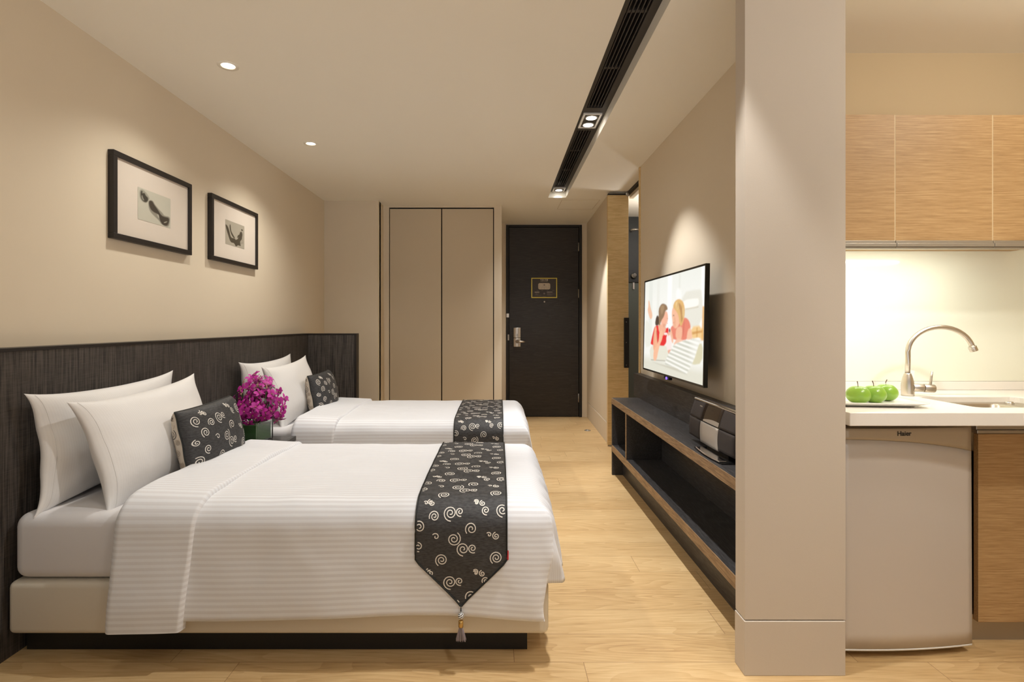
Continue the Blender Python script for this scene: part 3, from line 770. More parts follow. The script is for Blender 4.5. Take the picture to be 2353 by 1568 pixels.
# striped pillow
pl = [(340, 1260), (350, 1200), (400, 1110), (440, 1040), (540, 1000), (640, 980), (735, 960), (735, 1010), (700, 1110), (670, 1220), (600, 1370), (575, 1392), (540, 1370), (460, 1310), (380, 1290), (330, 1280)]
mk = soft_poly(U, V, sm([C(*p) for p in pl], 1), .008)
put(im, mk, (244, 243, 236))
st = np.clip(.5+2.5*np.sin((V*1.0+U*.16)/1.0*2*PI/.042), 0, 1)
put(im, mk*st, (186, 188, 172), .75)
put(im, mk*np.clip((U-.80)/.1, 0, 1), (248, 247, 242), .55)
T([(150, 1235), (600, 1400), (575, 1392), (460, 1315), (380, 1296), (330, 1284)], (176, 170, 150), .5, .012)
T([(430, 700), (450, 760), (448, 840), (430, 850)], (214, 150, 118), .45, .02)
T([(305, 800), (345, 815), (330, 850), (300, 840)], (206, 140, 112), .5, .015)
T([(545, 745), (552, 800), (540, 980), (528, 900)], (196, 100, 84), .6, .012)
T([(225, 860), (245, 900), (250, 1040), (238, 1000)], (190, 16, 28), .6, .01)
T([(340, 900), (345, 960), (320, 1050), (330, 980)], (190, 16, 28), .5, .01)
T([(205, 860), (214, 900), (208, 1110), (200, 1000)], (214, 150, 116), .5, .012)
T([(460, 560), (475, 545), (470, 640), (455, 620)], (196, 150, 90), .6, .012)
T([(520, 600), (540, 640), (538, 720), (526, 740)], (236, 204, 146), .7, .012)
for _ in range(2):
    q_ = np.pad(im, ((1, 1), (1, 1), (0, 0)), 'edge')
    im = sum(q_[a:a+im.shape[0], b:b+im.shape[1]] for a in range(3) for b in range(3))/9
picture('screen', lambda u, v: (TX(tz0+bz+(tz1-tz0-2*bz)*v)+.003, ty1-bz-(ty1-ty0-2*bz)*u, tz0+bz+(tz1-tz0-2*bz)*v), 250, 300, im, 'tv', tv)

# ------------------------------------------------------------ console
CX0, CX1, CY0, CY1 = .900, 1.1695, 1.842, 4.135
cs = empty('media_console', (1.03, 3.0, 0), 'long low charcoal oak media console with open shelves under the television', 'console table')
ZT = .612
boxobj('top_board', (CX0+.004, CX1, CY0, CY1, ZT-.046, ZT), 'cons', cs)
boxobj('top_edge_band', (CX0, CX0+.0035, CY0, CY1, ZT-.046, ZT-.0005), 'consedge', cs)
boxobj('upstand', (1.112, CX1, CY0, 4.265, ZT+.0005, .797), 'cons', cs)
boxobj('lower_shelf', (CX0+.004, CX1-.02, CY0, CY1-.0225, .190, .240), 'cons', cs)
boxobj('shelf_edge_band', (CX0, CX0+.0035, CY0, CY1-.0225, .190, .2395), 'consedge', cs)
boxobj('end_panel', (CX0+.001, CX1, CY1-.022, CY1, 0, ZT-.047), 'cons', cs)
boxobj('divider', (CX0+.004, CX1-.021, 3.66, 3.682, .2405, ZT-.047), 'cons', cs)
boxobj('divider_edge', (CX0, CX0+.0035, 3.66, 3.682, .2405, ZT-.047), 'consedge', cs)
boxobj('back_board', (CX1-.019, CX1, CY0, CY1-.0225, .01, ZT-.047), 'cons', cs)
boxobj('plinth', (.985, 1.12, CY0, CY1-.0225, 0, .1895), 'cons', cs)

# ------------------------------------------------------------ audio system
au = empty('stereo_system', (.98, 2.4, ZT), 'dark grey desktop stereo with silver centre panel standing on the console', 'stereo')
ay0, ay1, az0, az1 = 2.150, 2.655, .640, .818
def bx_(z, y): 
    t = (z-az0)/(az1-az0); return .972+.030*t*t-.006*math.sin(PI*min(1, max(0, t)))+.006*((y-2.40)/.25)**2
def apanel(name, y0, y1, z0, z1, mat, off=0.0, th=.006, parent=au):
    bm = bmesh.new(); n = 8; m_ = 6
    F = [[bm.verts.new((bx_(z0+(z1-z0)*j/n, y0+(y1-y0)*i/m_)-off, y0+(y1-y0)*i/m_, z0+(z1-z0)*j/n)) for i in range(m_+1)] for j in range(n+1)]
    B = [[bm.verts.new((F[j][i].co.x+th, F[j][i].co.y, F[j][i].co.z)) for i in range(m_+1)] for j in range(n+1)]
    for G in (F, B):
        for j in range(n):
            for i in range(m_): bm.faces.new((G[j][i], G[j][i+1], G[j+1][i+1], G[j+1][i])).smooth = True
    for j in range(n):
        for i in (0, m_): bm.faces.new((F[j][i], F[j+1][i], B[j+1][i], B[j][i]))
    for i in range(m_):
        for j in (0, n): bm.faces.new((F[j][i], F[j][i+1], B[j][i+1], B[j][i]))
    return obj(name, bm, mat, parent)
g = .002; zm = .735
c0, c1 = 2.300, 2.500
for (a, b) in ((ay0, c0-g), (c1+g, ay1)):
    apanel('speaker_panel', a, b, az0, zm-g, 'spk'); apanel('speaker_panel', a, b, zm+g, az1, 'spk')
apanel('display_panel', c0, c1, zm+g, az1, 'spkglass'); apanel('disc_door', c0, c1, az0-.006, zm-g, 'spksilver')
bm = bmesh.new(); n = 12
A = [(c0+.004+(.17)*k/n, zm+.004) for k in range(n+1)]
top = [(c0+.004+(.17)*k/n, zm+.004+.020*math.sin(PI*(.12+.50*(1-k/n)))) for k in range(n+1)]
va = [bm.verts.new((bx_(z, y)-.0006, y, z)) for y, z in A]; vb = [bm.verts.new((bx_(z, y)-.0006, y, z)) for y, z in top]
for k in range(n): bm.faces.new((va[k], va[k+1], vb[k+1], vb[k]))
obj('silver_arc', bm, 'spksilver', au)
boxobj('body', (1.009, 1.075, ay0+.004, ay1-.004, az0+.004, az1-.002), 'spk', au, bevel=.006)
boxobj('top_trim', (1.002, 1.030, ay0, ay1, az1-.001, az1+.008), 'chrome', au, bevel=.004)
bm = bmesh.new(); n = 12; th = .006
yy = [2.175+.26*k/n for k in range(n+1)]
fr = [(.925-.010*math.sin(PI*k/n), yy[k]) for k in range(n+1)]; bk = [(.958, yy[k]) for k in range(n+1)]
prism(bm, fr+bk[::-1], ZT+.006, ZT+.012); obj('foot_plate', bm, 'chrome', au, bevel=.002)
boxobj('base', (.930, 1.06, 2.16, 2.46, ZT+.0005, ZT+.0055), 'blackgloss', au)
boxobj('neck', (.985, 1.03, 2.22, 2.45, ZT+.006, az0+.004), 'blackgloss', au)
bm = bmesh.new(); box(bm, .9655, .967, c1-.045, c1-.016, .806, .811); obj('maker_mark', bm, 'alu', au)

# ============================================================ BEDS
def nz3(p, s, seed=0): return noise.noise(Vector((p[0]*s+seed, p[1]*s+seed*1.7, p[2]*s)))
BXC = 2.285
class Drape:
    """cloth laid over the bed: a = metres along the bed (x), b = metres across from the centre line (+ is far side)"""
    def __init__(s, dy, top=.575): s.dy = dy; s.top = top
    def P(s, a, b, off=0.0, wr=1.0):
        hw, r = .405, .085
        fx, rx = .112, .075
        def side(e, r):
            if e <= 0: return 0, 0
            if e < r*PI/2: return r*math.sin(e/r), r*(1-math.cos(e/r))
            return r, r+(e-r*PI/2)
        eb = abs(b)-hw; ea = a-fx
        hb, db = side(eb, r); ha, da = side(ea, rx)
        sgn = -1 if b < 0 else 1
        y = BXC+s.dy+sgn*((hw if eb > 0 else abs(b))+hb)
        x = (fx if ea > 0 else a)+ha
        drop = max(da, db)
        # corner shaping: flare of the foot flap, slight inward lean of the side flap
        if ea > 0: x += .045*max(0, min(1, (da-.03)/.25))*(1-.8*min(1, db/.2))
        if ea > 0 and eb > 0: x -= (ha/rx)*(hb/r)*.035*min(1, max(0, (db-.10)/.25)); y -= sgn*.010*(hb/r)*min(1, da/.1)
        if eb > 0: y += sgn*.014*min(1, db/.35)
        crown = .012*(1-min(1, abs(b)/.45)**2)
        z = s.top+crown-drop
        n = Vector((ha/rx if ea > 0 else 0, sgn*hb/r if eb > 0 else 0, 1-min(1, drop/.085)))
        if n.length < .01: n = Vector((0, 0, 1))
        n.normalize()
        w = .005*nz3((x, y, z), 3.5, s.dy+2)+.003*nz3((x, y*1.5, z), 9, s.dy)
        if ea > 0 and da > .02:
            w += .007*math.sin((y+.5*z)*55+3*nz3((x, y, z), 6, 5))*min(1, da/.1)
        if eb > 0 and db > .1: w += .006*math.sin(a*9+1.5*s.dy)*min(1, (db-.1)/.2)
        p = Vector((x, y, z))+n*(w*wr+off)
        return p
def grid_obj(name, F, a0, a1, na, b0, b1, nb, mats, parent=None, solid=0, uvs=None, extra=None, subs=0, label=None):
    bm = bmesh.new(); uvl = bm.loops.layers.uv.new('UVMap')
    A = [a0+(a1-a0)*i/na for i in range(na+1)]; B = [b0+(b1-b0)*j/nb for j in range(nb+1)]
    G = [[bm.verts.new(F(a, b)) for a in A] for b in B]
    for j in range(nb):
        for i in range(na):
            f = bm.faces.new((G[j][i], G[j][i+1], G[j+1][i+1], G[j+1][i])); f.smooth = True
            for l, (a, b) in zip(f.loops, ((A[i], B[j]), (A[i+1], B[j]), (A[i+1], B[j+1]), (A[i], B[j+1]))): l[uvl].uv = (a, b)
    if extra: extra(bm)
    o = obj(name, bm, mats, parent, recalc=False, label=label)
    if solid:
        md = o.modifiers.new('thick', 'SOLIDIFY'); md.thickness = solid; md.offset = -1
    return o

# embroidered spirals: (x, y, radius, outer-end angle, turns, direction) in the photo's runner crop, one repeat
MOT = [(512, 688, 40, 230, 2.2, -1), (505, 818, 34, 280, 2, -1), (625, 752, 24, 150, 1.2, -1), (748, 768, 46, 60, 2.4, -1), (868, 700, 40, 225, 2, -1),
       (990, 738, 17, 150, 1.25, -1), (1038, 748, 25, 100, 1.9, 1), (812, 835, 44, 270, 2.2, -1), (877, 830, 30, 300, 1.9, -1), (665, 912, 42, 240, 2.4, -1),
       (1040, 893, 42, 235, 2.5, -1), (722, 605, 46, 275, 2.4, -1), (787, 597, 28, 290, 1.8, -1), (612, 625, 34, 205, 2.2, -1), (898, 537, 17, 150, 1.25, -1),
       (943, 540, 21, 100, 1.8, 1), (967, 588, 28, 285, 1.9, -1), (1082, 585, 42, 270, 2.3, -1), (545, 538, 15, 150, 1.25, -1), (590, 541, 20, 95, 1.8, 1),
       (575, 990, 19, 100, 1.6, 1), (900, 988, 18, 150, 1.3, -1)]
def spiral_pts(cx, cy, R, ang, turns, d, n=None):
    turns *= .88; R *= 1.08
    n = n or int(16*turns); out = []
    for k in range(n+1):
        t = k/n; r = R*(1-.86*t**.9); a = math.radians(ang)+d*2*PI*turns*t
        out.append((cx+r*math.cos(a), cy+r*math.sin(a)))
    return out
def ribbon(bm, pts, w, F, mi, inside, off=.0012):
    prev = None; L = None
    for i, p in enumerate(pts):
        q0 = pts[max(i-1, 0)]; q1 = pts[min(i+1, len(pts)-1)]
        tx, ty = q1[0]-q0[0], q1[1]-q0[1]; l = math.hypot(tx, ty) or 1
        nx, ny = -ty/l*w/2, tx/l*w/2
        if not inside(*p): prev = None; continue
        cur = (bm.verts.new(F(p[0]+nx, p[1]+ny, off)), bm.verts.new(F(p[0]-nx, p[1]-ny, off)))
        if prev:
            f = bm.faces.new((prev[0], prev[1], cur[1], cur[0])); f.material_index = mi; f.smooth = True
        prev = cur

def make_runner(dy, label):
    D = Drape(dy)
    a0, a1 = -.287, .028
    # arc position of the pointed tips
    hw, r = .405, .085
    straight = hw+r*PI/2+(.575-.085-.385); tip = straight+.155
    def F(a, b, off=0.0): return D.P(a, b, .0055+off)
    def width(b):
        e = abs(b)-straight
        return 1.0 if e <= 0 else max(.015, 1-e/(tip-straight))
    mid = (a0+a1)/2
    def G(a, b):
        w = width(b); return F(mid+(a-mid)*w, b)
    def inside(a, b):
        return abs(a-mid) < (a1-a0)/2*width(b)-.004 and abs(b) < tip
    def extra(bm):
        S = 1/1990.0; per = 460*S
        k0 = int(tip/per)+2
        for k in range(-k0, k0+1):
            for (cx, cy, R, ang, tu, d) in MOT:
                x = a0+(cx-485)*S; y = -((cy-520)*S)+k*per-.4447
                if abs(y) > tip+.03: continue
                ribbon(bm, spiral_pts(x, y, R*S, ang, tu, d), .0034, F, 1, inside)
    o = grid_obj('bed_runner', G, a0, a1, 14, -tip, tip, 120, ['runner', 'swirl'], extra=extra)
    tag(o, label, 'bed runner', 'charcoal swirl-patterned bed runners')
    # piping round the edge
    bm = bmesh.new(); edge = []
    bs = [-tip+2*tip*i/90 for i in range(91)]
    edge = [F(mid-(a1-a0)/2*width(b), b, .0015) for b in bs]+[F(mid+(a1-a0)/2*width(b), b, .0015) for b in bs[::-1]]
    tube(bm, edge+[edge[0]], .0026, 6, cap=False); obj('piping', bm, 'runedge', o, smooth=True)
    bm = bmesh.new(); q = [F(a1+u, -hw-.20-v, .002) for u, v in ((-.002, 0), (.006, .003), (.006, .033), (-.002, .036))]
    quad(bm, q); quad(bm, [p+Vector((0, .001, 0)) for p in q][::-1]); obj('label_tag', bm, 'red', o, recalc=False, label='small red label tag at the runner edge')
    for sgn in (-1, 1):
        T0 = F(mid, sgn*tip, .004); x, y, z = T0
        y += sgn*.004
        ts = empty('tassel', (x, y, z-.12)); ts.parent = o; ts.location = Vector((x, y, z-.12))-WL[o]
        bm = bmesh.new(); tube(bm, [(x, y, z+.005), (x, y, z-.020)], .0012, 6)
        for dz in (.006, .011): lathe(bm, [(.001, -.003), (.003, 0), (.001, .003)], (x, y, z-dz), 10)
        obj('cord', bm, 'runedge', ts)
        bm = bmesh.new(); R = .0105; cz = z-.030; segs, rg = 32, 16
        rows = [[bm.verts.new((x+R*math.sin(PI*j/rg)*math.cos(2*PI*k/segs), y+R*math.sin(PI*j/rg)*math.sin(2*PI*k/segs), cz+R*1.1*math.cos(PI*j/rg))) for k in range(segs)] for j in range(1, rg)]
        for j in range(len(rows)-1):
            for k in range(segs):
                f = bm.faces.new((rows[j][k], rows[j][(k+1) % segs], rows[j+1][(k+1) % segs], rows[j+1][k])); f.smooth = True
                f.material_index = 1 if ((k*.75+j*1.9) % 6) < 2.7 else 0
        bm.faces.new(rows[0]); bm.faces.new(rows[-1][::-1])
        obj('striped_bead', bm, ['zebra', 'runedge'], ts)
        bm = bmesh.new(); lathe(bm, [(.004, -.045), (.0085, -.047), (.0085, -.067), (.0065, -.068)], (x, y, z), 16); obj('metal_collar', bm, 'gold', ts, smooth=True)
        bm = bmesh.new(); rr = random.Random(3)
        for k in range(110):
            a = rr.uniform(0, 2*PI); q = rr.random()**.5; x0 = .006*q*math.cos(a); y0 = .006*q*math.sin(a); x1 = .019*q*math.cos(a); y1 = .010*q*math.sin(a)
            l = rr.uniform(.040, .050)
            tube(bm, [(x+x0, y+y0, z-.067), (x+x0*1.4+.2*x1, y+y0*1.4, z-.067-l*.45), (x+x1, y+y1, z-.067-l)], .0007, 4, cap=False)
        fr_ = obj('fringe', bm, 'fringe', ts, smooth=True); fr_['kind'] = 'stuff'
    return o

def rounded_box(name, b, r, mat, parent, seg=4, bulge=0):
    bm = bmesh.new(); box(bm, *b)
    o = obj(name, bm, mat, parent, bevel=r, segs=seg)
    for p in o.data.polygons: p.use_smooth = True
    return o

def make_bed(dy, blabel, dlabel):
    y0, y1 = 1.835+dy, 2.735+dy
    t = empty('bed', (-.78, (y0+y1)/2, 0), blabel, 'bed', 'white single beds against the headboard')
    rounded_box('bed_base', (-1.745, .178, y0, y1, .095, .283), .022, 'bedbase', t)
    boxobj('plinth', (-1.74, .105, y0+.075, y1-.075, 0, .094), 'black', t)
    rounded_box('mattress', (-1.735, .165, y0+.004, y1-.004, .285, .520), .045, 'sheet', t, 6)
    D = Drape(dy)
    hw, r = .405, .085
    be = hw+r*PI/2+(.575-.085-.185)
    def hem(a):     # unused slack variation of the hem
        return 1+.012*math.sin(a*5+dy)
    def F(a, b):
        bb = b*(1+(hem(a)-1)*max(0, (abs(b)-hw)/(be-hw)))
        p = D.P(a, bb)
        return p
    ae = .112+.075*PI/2+.20
    dv = grid_obj('duvet', F, -1.10, ae, 110, -be, be, 130, 'duvet', solid=.012)
    tag(dv, dlabel, 'duvet', 'white striped duvets')
    # turned down edge: a thick folded band on top
    def B(a, b, th=.024):
        bl, br = -1.325, -1.035
        t_ = (a-bl)/(br-bl)
        skew = -.05*max(0, (abs(b)-hw)/(be-hw)) if b < 0 else .0
        e = (min(1, t_*9)*(2-min(1, t_*9)))**.5*min(1, (1-t_)*26)**.5 if 0 < t_ < 1 else 0
        return D.P(a+skew*(.5+.5*t_), b*1.045, -.012+(.012+th*(1-.45*t_))*e+.004*math.sin(b*14+dy)*e, .6)
    g = grid_obj('turned_down_edge', B, -1.325, -1.035, 56, -be, be, 130, 'duvet', parent=dv, solid=0)
    return t
make_bed(0, 'nearer single bed with cream base and white mattress', 'white striped duvet with turned-down edge on the nearer bed')
make_bed(1.52, 'farther single bed behind the nightstand, partly hidden by the near bed', 'white striped duvet with turned-down edge on the farther bed')
make_runner(0, 'charcoal runner with silver swirls and tassel hanging off the nearer bed')
make_runner(1.52, 'charcoal runner with silver swirls lying across the farther bed')

# ------------------------------------------------------------ pillows and cushions
def pillow(name, c, w, h, t, lean, mats, yaw=0, roll=0, pinch=.075, corner=.055, ex=.48, seg=30, swirl=False, wrinkle=.006, seed=1):
    R = Matrix.Rotation(math.radians(yaw), 3, 'Z') @ Matrix.Rotation(math.radians(-lean), 3, 'Y') @ Matrix.Rotation(math.radians(roll), 3, 'X')
    c = Vector(c)
    def F(u, v, side=1, off=0):
        pu = 1-pinch*(1-v*v)+corner*(v*v)**3*(u*u); pv = 1-pinch*1.2*(1-u*u)+corner*(u*u)**3*(v*v)
        d_ = max(0, (1-u*u))**ex*max(0, (1-v*v))**ex
        n_ = wrinkle*(nz3((u*1.3, v*1.3, side), 1.6, seed)+.5*nz3((u*3, v*1.5, side), 2, seed+5))*min(1, d_*3)
        rim = .35*wrinkle*math.sin(u*9+seed)*(v*v)**4+.35*wrinkle*math.sin(v*8+seed)*(u*u)**4
        x = side*(t/2*d_+n_*1.0+off)+rim
        return c+R @ Vector((x, w/2*u*pu, h/2*v*pv))
    bm = bmesh.new(); uvl = bm.loops.layers.uv.new('UVMap')
    q = [math.sin(PI/2*(-1+2*i/seg)) for i in range(seg+1)]
    front = [[bm.verts.new(F(u, v, 1)) for u in q] for v in q]
    back = [[front[j][i] if i in (0, seg) or j in (0, seg) else bm.verts.new(F(q[i], q[j], -1)) for i in range(seg+1)] for j in range(seg+1)]
    for G, mi, fl in ((front, 0, False), (back, 1 if swirl else 0, True)):
        for j in range(seg):
            for i in range(seg):
                vs_ = [G[j][i], G[j][i+1], G[j+1][i+1], G[j+1][i]]; uv = [(q[i], q[j]), (q[i+1], q[j]), (q[i+1], q[j+1]), (q[i], q[j+1])]
                if fl: vs_ = vs_[::-1]; uv = uv[::-1]
                f = bm.faces.new(vs_); f.smooth = True; f.material_index = mi
                for l, p in zip(f.loops, uv): l[uvl].uv = (p[0]*w/2, p[1]*h/2)
    if swirl:
        S = 1/1990.0*1.12; per = 460*S; ww = 612*S
        for kx in (-1, 0, 1):
            for k in range(-2, 3):
                for (cx, cy, Rr, ang, tu, d_) in MOT:
                    x = (cx-790)*S+kx*ww; y = -((cy-760)*S)+k*per
                    if abs(x) > w/2+.02 or abs(y) > h/2+.02: continue
                    P_ = spiral_pts(x, y, Rr*S, ang, tu, d_)
                    ribbon(bm, P_, .0034, lambda a, b, o_: F(a/(w/2), b/(h/2), 1, o_), 2, lambda a, b: abs(a) < w/2*.97 and abs(b) < h/2*.96)
                    ribbon(bm, P_, .0034, lambda a, b, o_: F(-a/(w/2), b/(h/2), -1, o_), 3 if (k+kx) % 2 == 0 else 4, lambda a, b: abs(a) < w/2*.997 and abs(b) < h/2*.97)
        # the near end of the pale back half
        def E(xl, v, o_):
            k_ = t/2*max(1e-6, 1-v*v)**ex; q_ = min(1, abs(xl)/k_)**(1/ex)
            u = -math.sqrt(max(0, 1-q_)); pu = 1-pinch*(1-v*v); pv = 1-pinch*1.2*(1-u*u)
            n_ = wrinkle*nz3((u*1.3, v*1.3, -1), 1.6, seed)*min(1, 3*q_)
            return c+R @ Vector((xl-n_, w/2*u*pu-.0012, h/2*v*pv))
        for j_, (xc, vc_, rr_) in enumerate(((-.036, .66, .019), (-.040, .40, .023), (-.020, .16, .012), (-.050, .10, .016), (-.030, -.14, .018), (-.048, -.38, .015), (-.022, -.46, .012), (-.034, -.70, .018))):
            ribbon(bm, spiral_pts(xc, vc_*h/2, rr_, 70*j_, 2.3, -1), .0030, lambda a, b, o_: E(a, b/(h/2), o_), 3 if j_ in (1, 5) else 4,
                   lambda a, b: a < -.004 and abs(b) < h/2*.9 and abs(a) < t/2*(1-(b/(h/2))**2)**ex*.93)
    o = obj(name, bm, mats, recalc=False)
    if swirl:
        bm = bmesh.new()
        rim = [F(u, -1, 1) for u in q]+[F(1, v, 1) for v in q[1:]]+[F(u, 1, 1) for u in q[::-1][1:]]+[F(-1, v, 1) for v in q[::-1][1:]]
        tube(bm, rim, .0035, 6, cap=False); obj('piping', bm, 'runedge', o, smooth=True)
    else:
        bm = bmesh.new()   # stitched hem at the open end of the case
        hp = [F(-.93, v*.98, 1, .0008) for v in q]
        tube(bm, hp, .0006, 5, cap=False); obj('hem_stitch', bm, mats[0], o, smooth=True)
    return o
for dy, nm in ((0, 'nearer'), (1.52, 'farther')):
    o = pillow('pillow', (-1.672, 2.265+dy, .733), .80, .425, .15, 4, ['pillow'], roll=.6, seed=1+dy)
    tag(o, 'white pillow at the back of the %s bed, resting against the headboard' % nm, 'pillow', 'white bed pillows')
    o = pillow('pillow', (-1.492, 2.265+dy, .722), .755, .42, .17, 17, ['pillow'], roll=2.2, seed=4+dy)
    tag(o, 'white pillow on the %s bed, leaning in front of the back pillow' % nm, 'pillow', 'white bed pillows')
    o = pillow('cushion', (-1.338, 2.412+dy, .678), .450, .310, .170, 11, ['runner', 'cushback', 'swirl', 'cushswirl', 'cushswirl2'], roll=1.0, pinch=.03, corner=.0, swirl=True, seed=7+dy, wrinkle=.005, ex=.34)
    tag(o, 'small charcoal cushion with silver swirls propped on the %s bed' % nm, 'cushion', 'charcoal swirl cushions')

# ------------------------------------------------------------ nightstand, vase, orchids
nsd = empty('nightstand', (-1.52, 3.04, 0), 'dark grey-brown nightstand between the two beds', 'nightstand')
boxobj('top_board', (-1.759, -1.285, 2.80, 3.285, .462, .490), 'nstand', nsd, bevel=.001)
boxobj('body', (-1.759, -1.30, 2.803, 3.282, .05, .4615), 'nstand', nsd)
boxobj('drawer', (-1.299, -1.288, 2.806, 3.279, .27, .458), 'nstand', nsd, bevel=.001)
boxobj('plinth', (-1.75, -1.33, 2.81, 3.27, 0, .0495), 'black', nsd)
vc = Vector((-1.462, 3.105, .4905)); vr = Matrix.Rotation(math.radians(-14), 3, 'Z'); vh = .132; vw = .072
def vbox(bm, w, z0, z1):
    v = [bm.verts.new(vc+vr @ Vector((sx_*w, sy_*w, z))) for z in (z0, z1) for sx_, sy_ in ((-1, -1), (1, -1), (1, 1), (-1, 1))]
    for q in ((0, 3, 2, 1), (4, 5, 6, 7), (0, 1, 5, 4), (1, 2, 6, 5), (2, 3, 7, 6), (3, 0, 4, 7)): bm.faces.new([v[i] for i in q])
vz = empty('glass_vase', tuple(vc), 'square clear glass vase lined with green leaf on the nightstand', 'vase')
bm = bmesh.new(); w1, w0 = vw, vw-.007
o_ = [[vc+vr @ Vector((sx_*w, sy_*w, z)) for sx_, sy_ in ((-1, -1), (1, -1), (1, 1), (-1, 1))] for w, z in ((w1, 0), (w1, vh), (w0, vh), (w0, .014))]
R_ = [[bm.verts.new(p) for p in ring] for ring in o_]
for a in range(3):
    for k in range(4): bm.faces.new((R_[a][k], R_[a][(k+1) % 4], R_[a+1][(k+1) % 4], R_[a+1][k]))
bm.faces.new(R_[0][::-1]); bm.faces.new(R_[3])
obj('glass_body', bm, 'glass', vz, bevel=.003)
bm = bmesh.new(); vbox(bm, w0-.004, .020, .112); obj('leaf_lining', bm, 'leaf', vz, bevel=.004)
bq = empty('orchid_bouquet', tuple(vc+Vector((0, 0, .11))), 'rounded bunch of magenta orchids in the glass vase', 'flowers')
def blossom_mesh(name, seed, mat):
    rr = random.Random(seed); bm = bmesh.new()
    def petal(ang, L, W, curl, mi=0, twist=0):
        n = 6; rows = []
        ca, sa = math.cos(ang), math.sin(ang)
        for i in range(n+1):
            t = i/n; w = W*math.sin(PI*(t*.86+.07))**.8*(.35+.65*min(1, t*2.2)); zz = .004+curl*math.sin(t*PI*.6)-.35*curl*t*t*2
            row = []
            for s_ in (-1, 0, 1):
                px = L*t; py = w*s_; pz = zz+(.12*w if s_ else 0)+twist*s_*w
                row.append(bm.verts.new((ca*px-sa*py, sa*px+ca*py, pz)))
            rows.append(row)
        for i in range(n):
            for k in (0, 1):
                f = bm.faces.new((rows[i][k], rows[i][k+1], rows[i+1][k+1], rows[i+1][k])); f.smooth = True; f.material_index = mi
    for a, L, W in ((90, .025, .0050), (215, .024, .005), (325, .024, .005)): petal(math.radians(a+rr.uniform(-9, 9)), L, W, rr.uniform(.002, .009), 0, rr.uniform(-.2, .2))
    for a in (22, 158): petal(math.radians(a+rr.uniform(-12, 12)), .023, .0082, rr.uniform(.003, .008), 0, rr.uniform(-.2, .2))
    petal(math.radians(270), .016, .0065, .010, 1)
    lathe(bm, [(.001, 0), (.0028, .004), (.002, .009), (.0004, .011)], (0, 0, .002), 8, mi=2)
    me = bpy.data.meshes.new(name); bm.to_mesh(me); bm.free()
    for m_ in (mat, 'lip', 'bud'): me.materials.append(M[m_])
    return me
BM = [blossom_mesh('blossom', s_, 'petal') for s_ in (1, 2, 3)]+[blossom_mesh('blossom', 9, 'petal2')]
cc = Vector((-1.438, 3.10, .722)); rr = random.Random(11); heads = []
for k in range(96):
    best = None
    for _ in range(14):
        z = 1-2*((k+rr.random())/96)*.84; a = rr.uniform(0, 2*PI); s_ = math.sqrt(max(0, 1-z*z)); d_ = Vector((s_*math.cos(a), s_*math.sin(a), z))
        tp = 1-.42*max(0, z)
        p = cc+Vector((d_.x*.132*tp, d_.y*.125*tp, d_.z*(.165 if z > 0 else .115)-.012))*1.0
        p = cc+(p-cc)*rr.uniform(.55, 1.16)
        m_ = min([(p-h_).length for h_ in heads], default=1)
        if best is None or m_ > best[0]: best = (m_, p, d_)
    _, p, d_ = best; heads.append(p)
    o = bpy.data.objects.new('blossom', BM[3] if (d_.z > .4 and rr.random() < .22) else BM[rr.randrange(3)]); COL.objects.link(o)
    o.parent = bq; o.location = p-WL[bq]; o.scale = (rr.uniform(1.35, 1.65),)*3
    q_ = (d_+Vector((rr.uniform(-.7, .7), rr.uniform(-.7, .7)-.15, rr.uniform(-.6, .6)))).normalized().to_track_quat('Z', 'Y')
    o.rotation_euler = (q_.to_matrix() @ Matrix.Rotation(rr.uniform(-.8, .8), 3, 'Z')).to_euler()
for k in range(13):
    a = 2*PI*k/13+.3; r_ = .04+.05*(k % 3)/2
    tip_ = cc+Vector((math.cos(a)*r_*1.2, math.sin(a)*r_*1.2, .118+.035*((k*5) % 4)/3-.02*(k % 3)))
    base_ = vc+Vector((math.cos(a)*.02, math.sin(a)*.02, .10))
    md_ = (base_+tip_)/2+Vector((math.cos(a)*.02, math.sin(a)*.02, 0))
    bm = bmesh.new(); tube(bm, [base_, md_, tip_], [.0026, .002, .0012], 6); stk = obj('stalk', bm, 'stalk', bq, smooth=True)
    bm = bmesh.new()
    for j in range(4):
        pp = tip_+Vector((rr.uniform(-.008, .008), rr.uniform(-.008, .008), -.008+j*.009)); s_ = .0058-.0009*j
        lathe(bm, [(.0005, -s_*1.3), (s_*.8, -s_*.5), (s_*.75, s_*.4), (.0005, s_*1.5)], pp, 8)
    obj('buds', bm, 'bud', stk, smooth=True)

# ============================================================ KITCHEN
KB = 2.413
o = sbox('trim_5', (1.2055, 2.6, 2.404, KB-.0005, .935, 1.60), 'splash')
tag(o, 'pale cream glass splashback between worktop and wall cabinets')
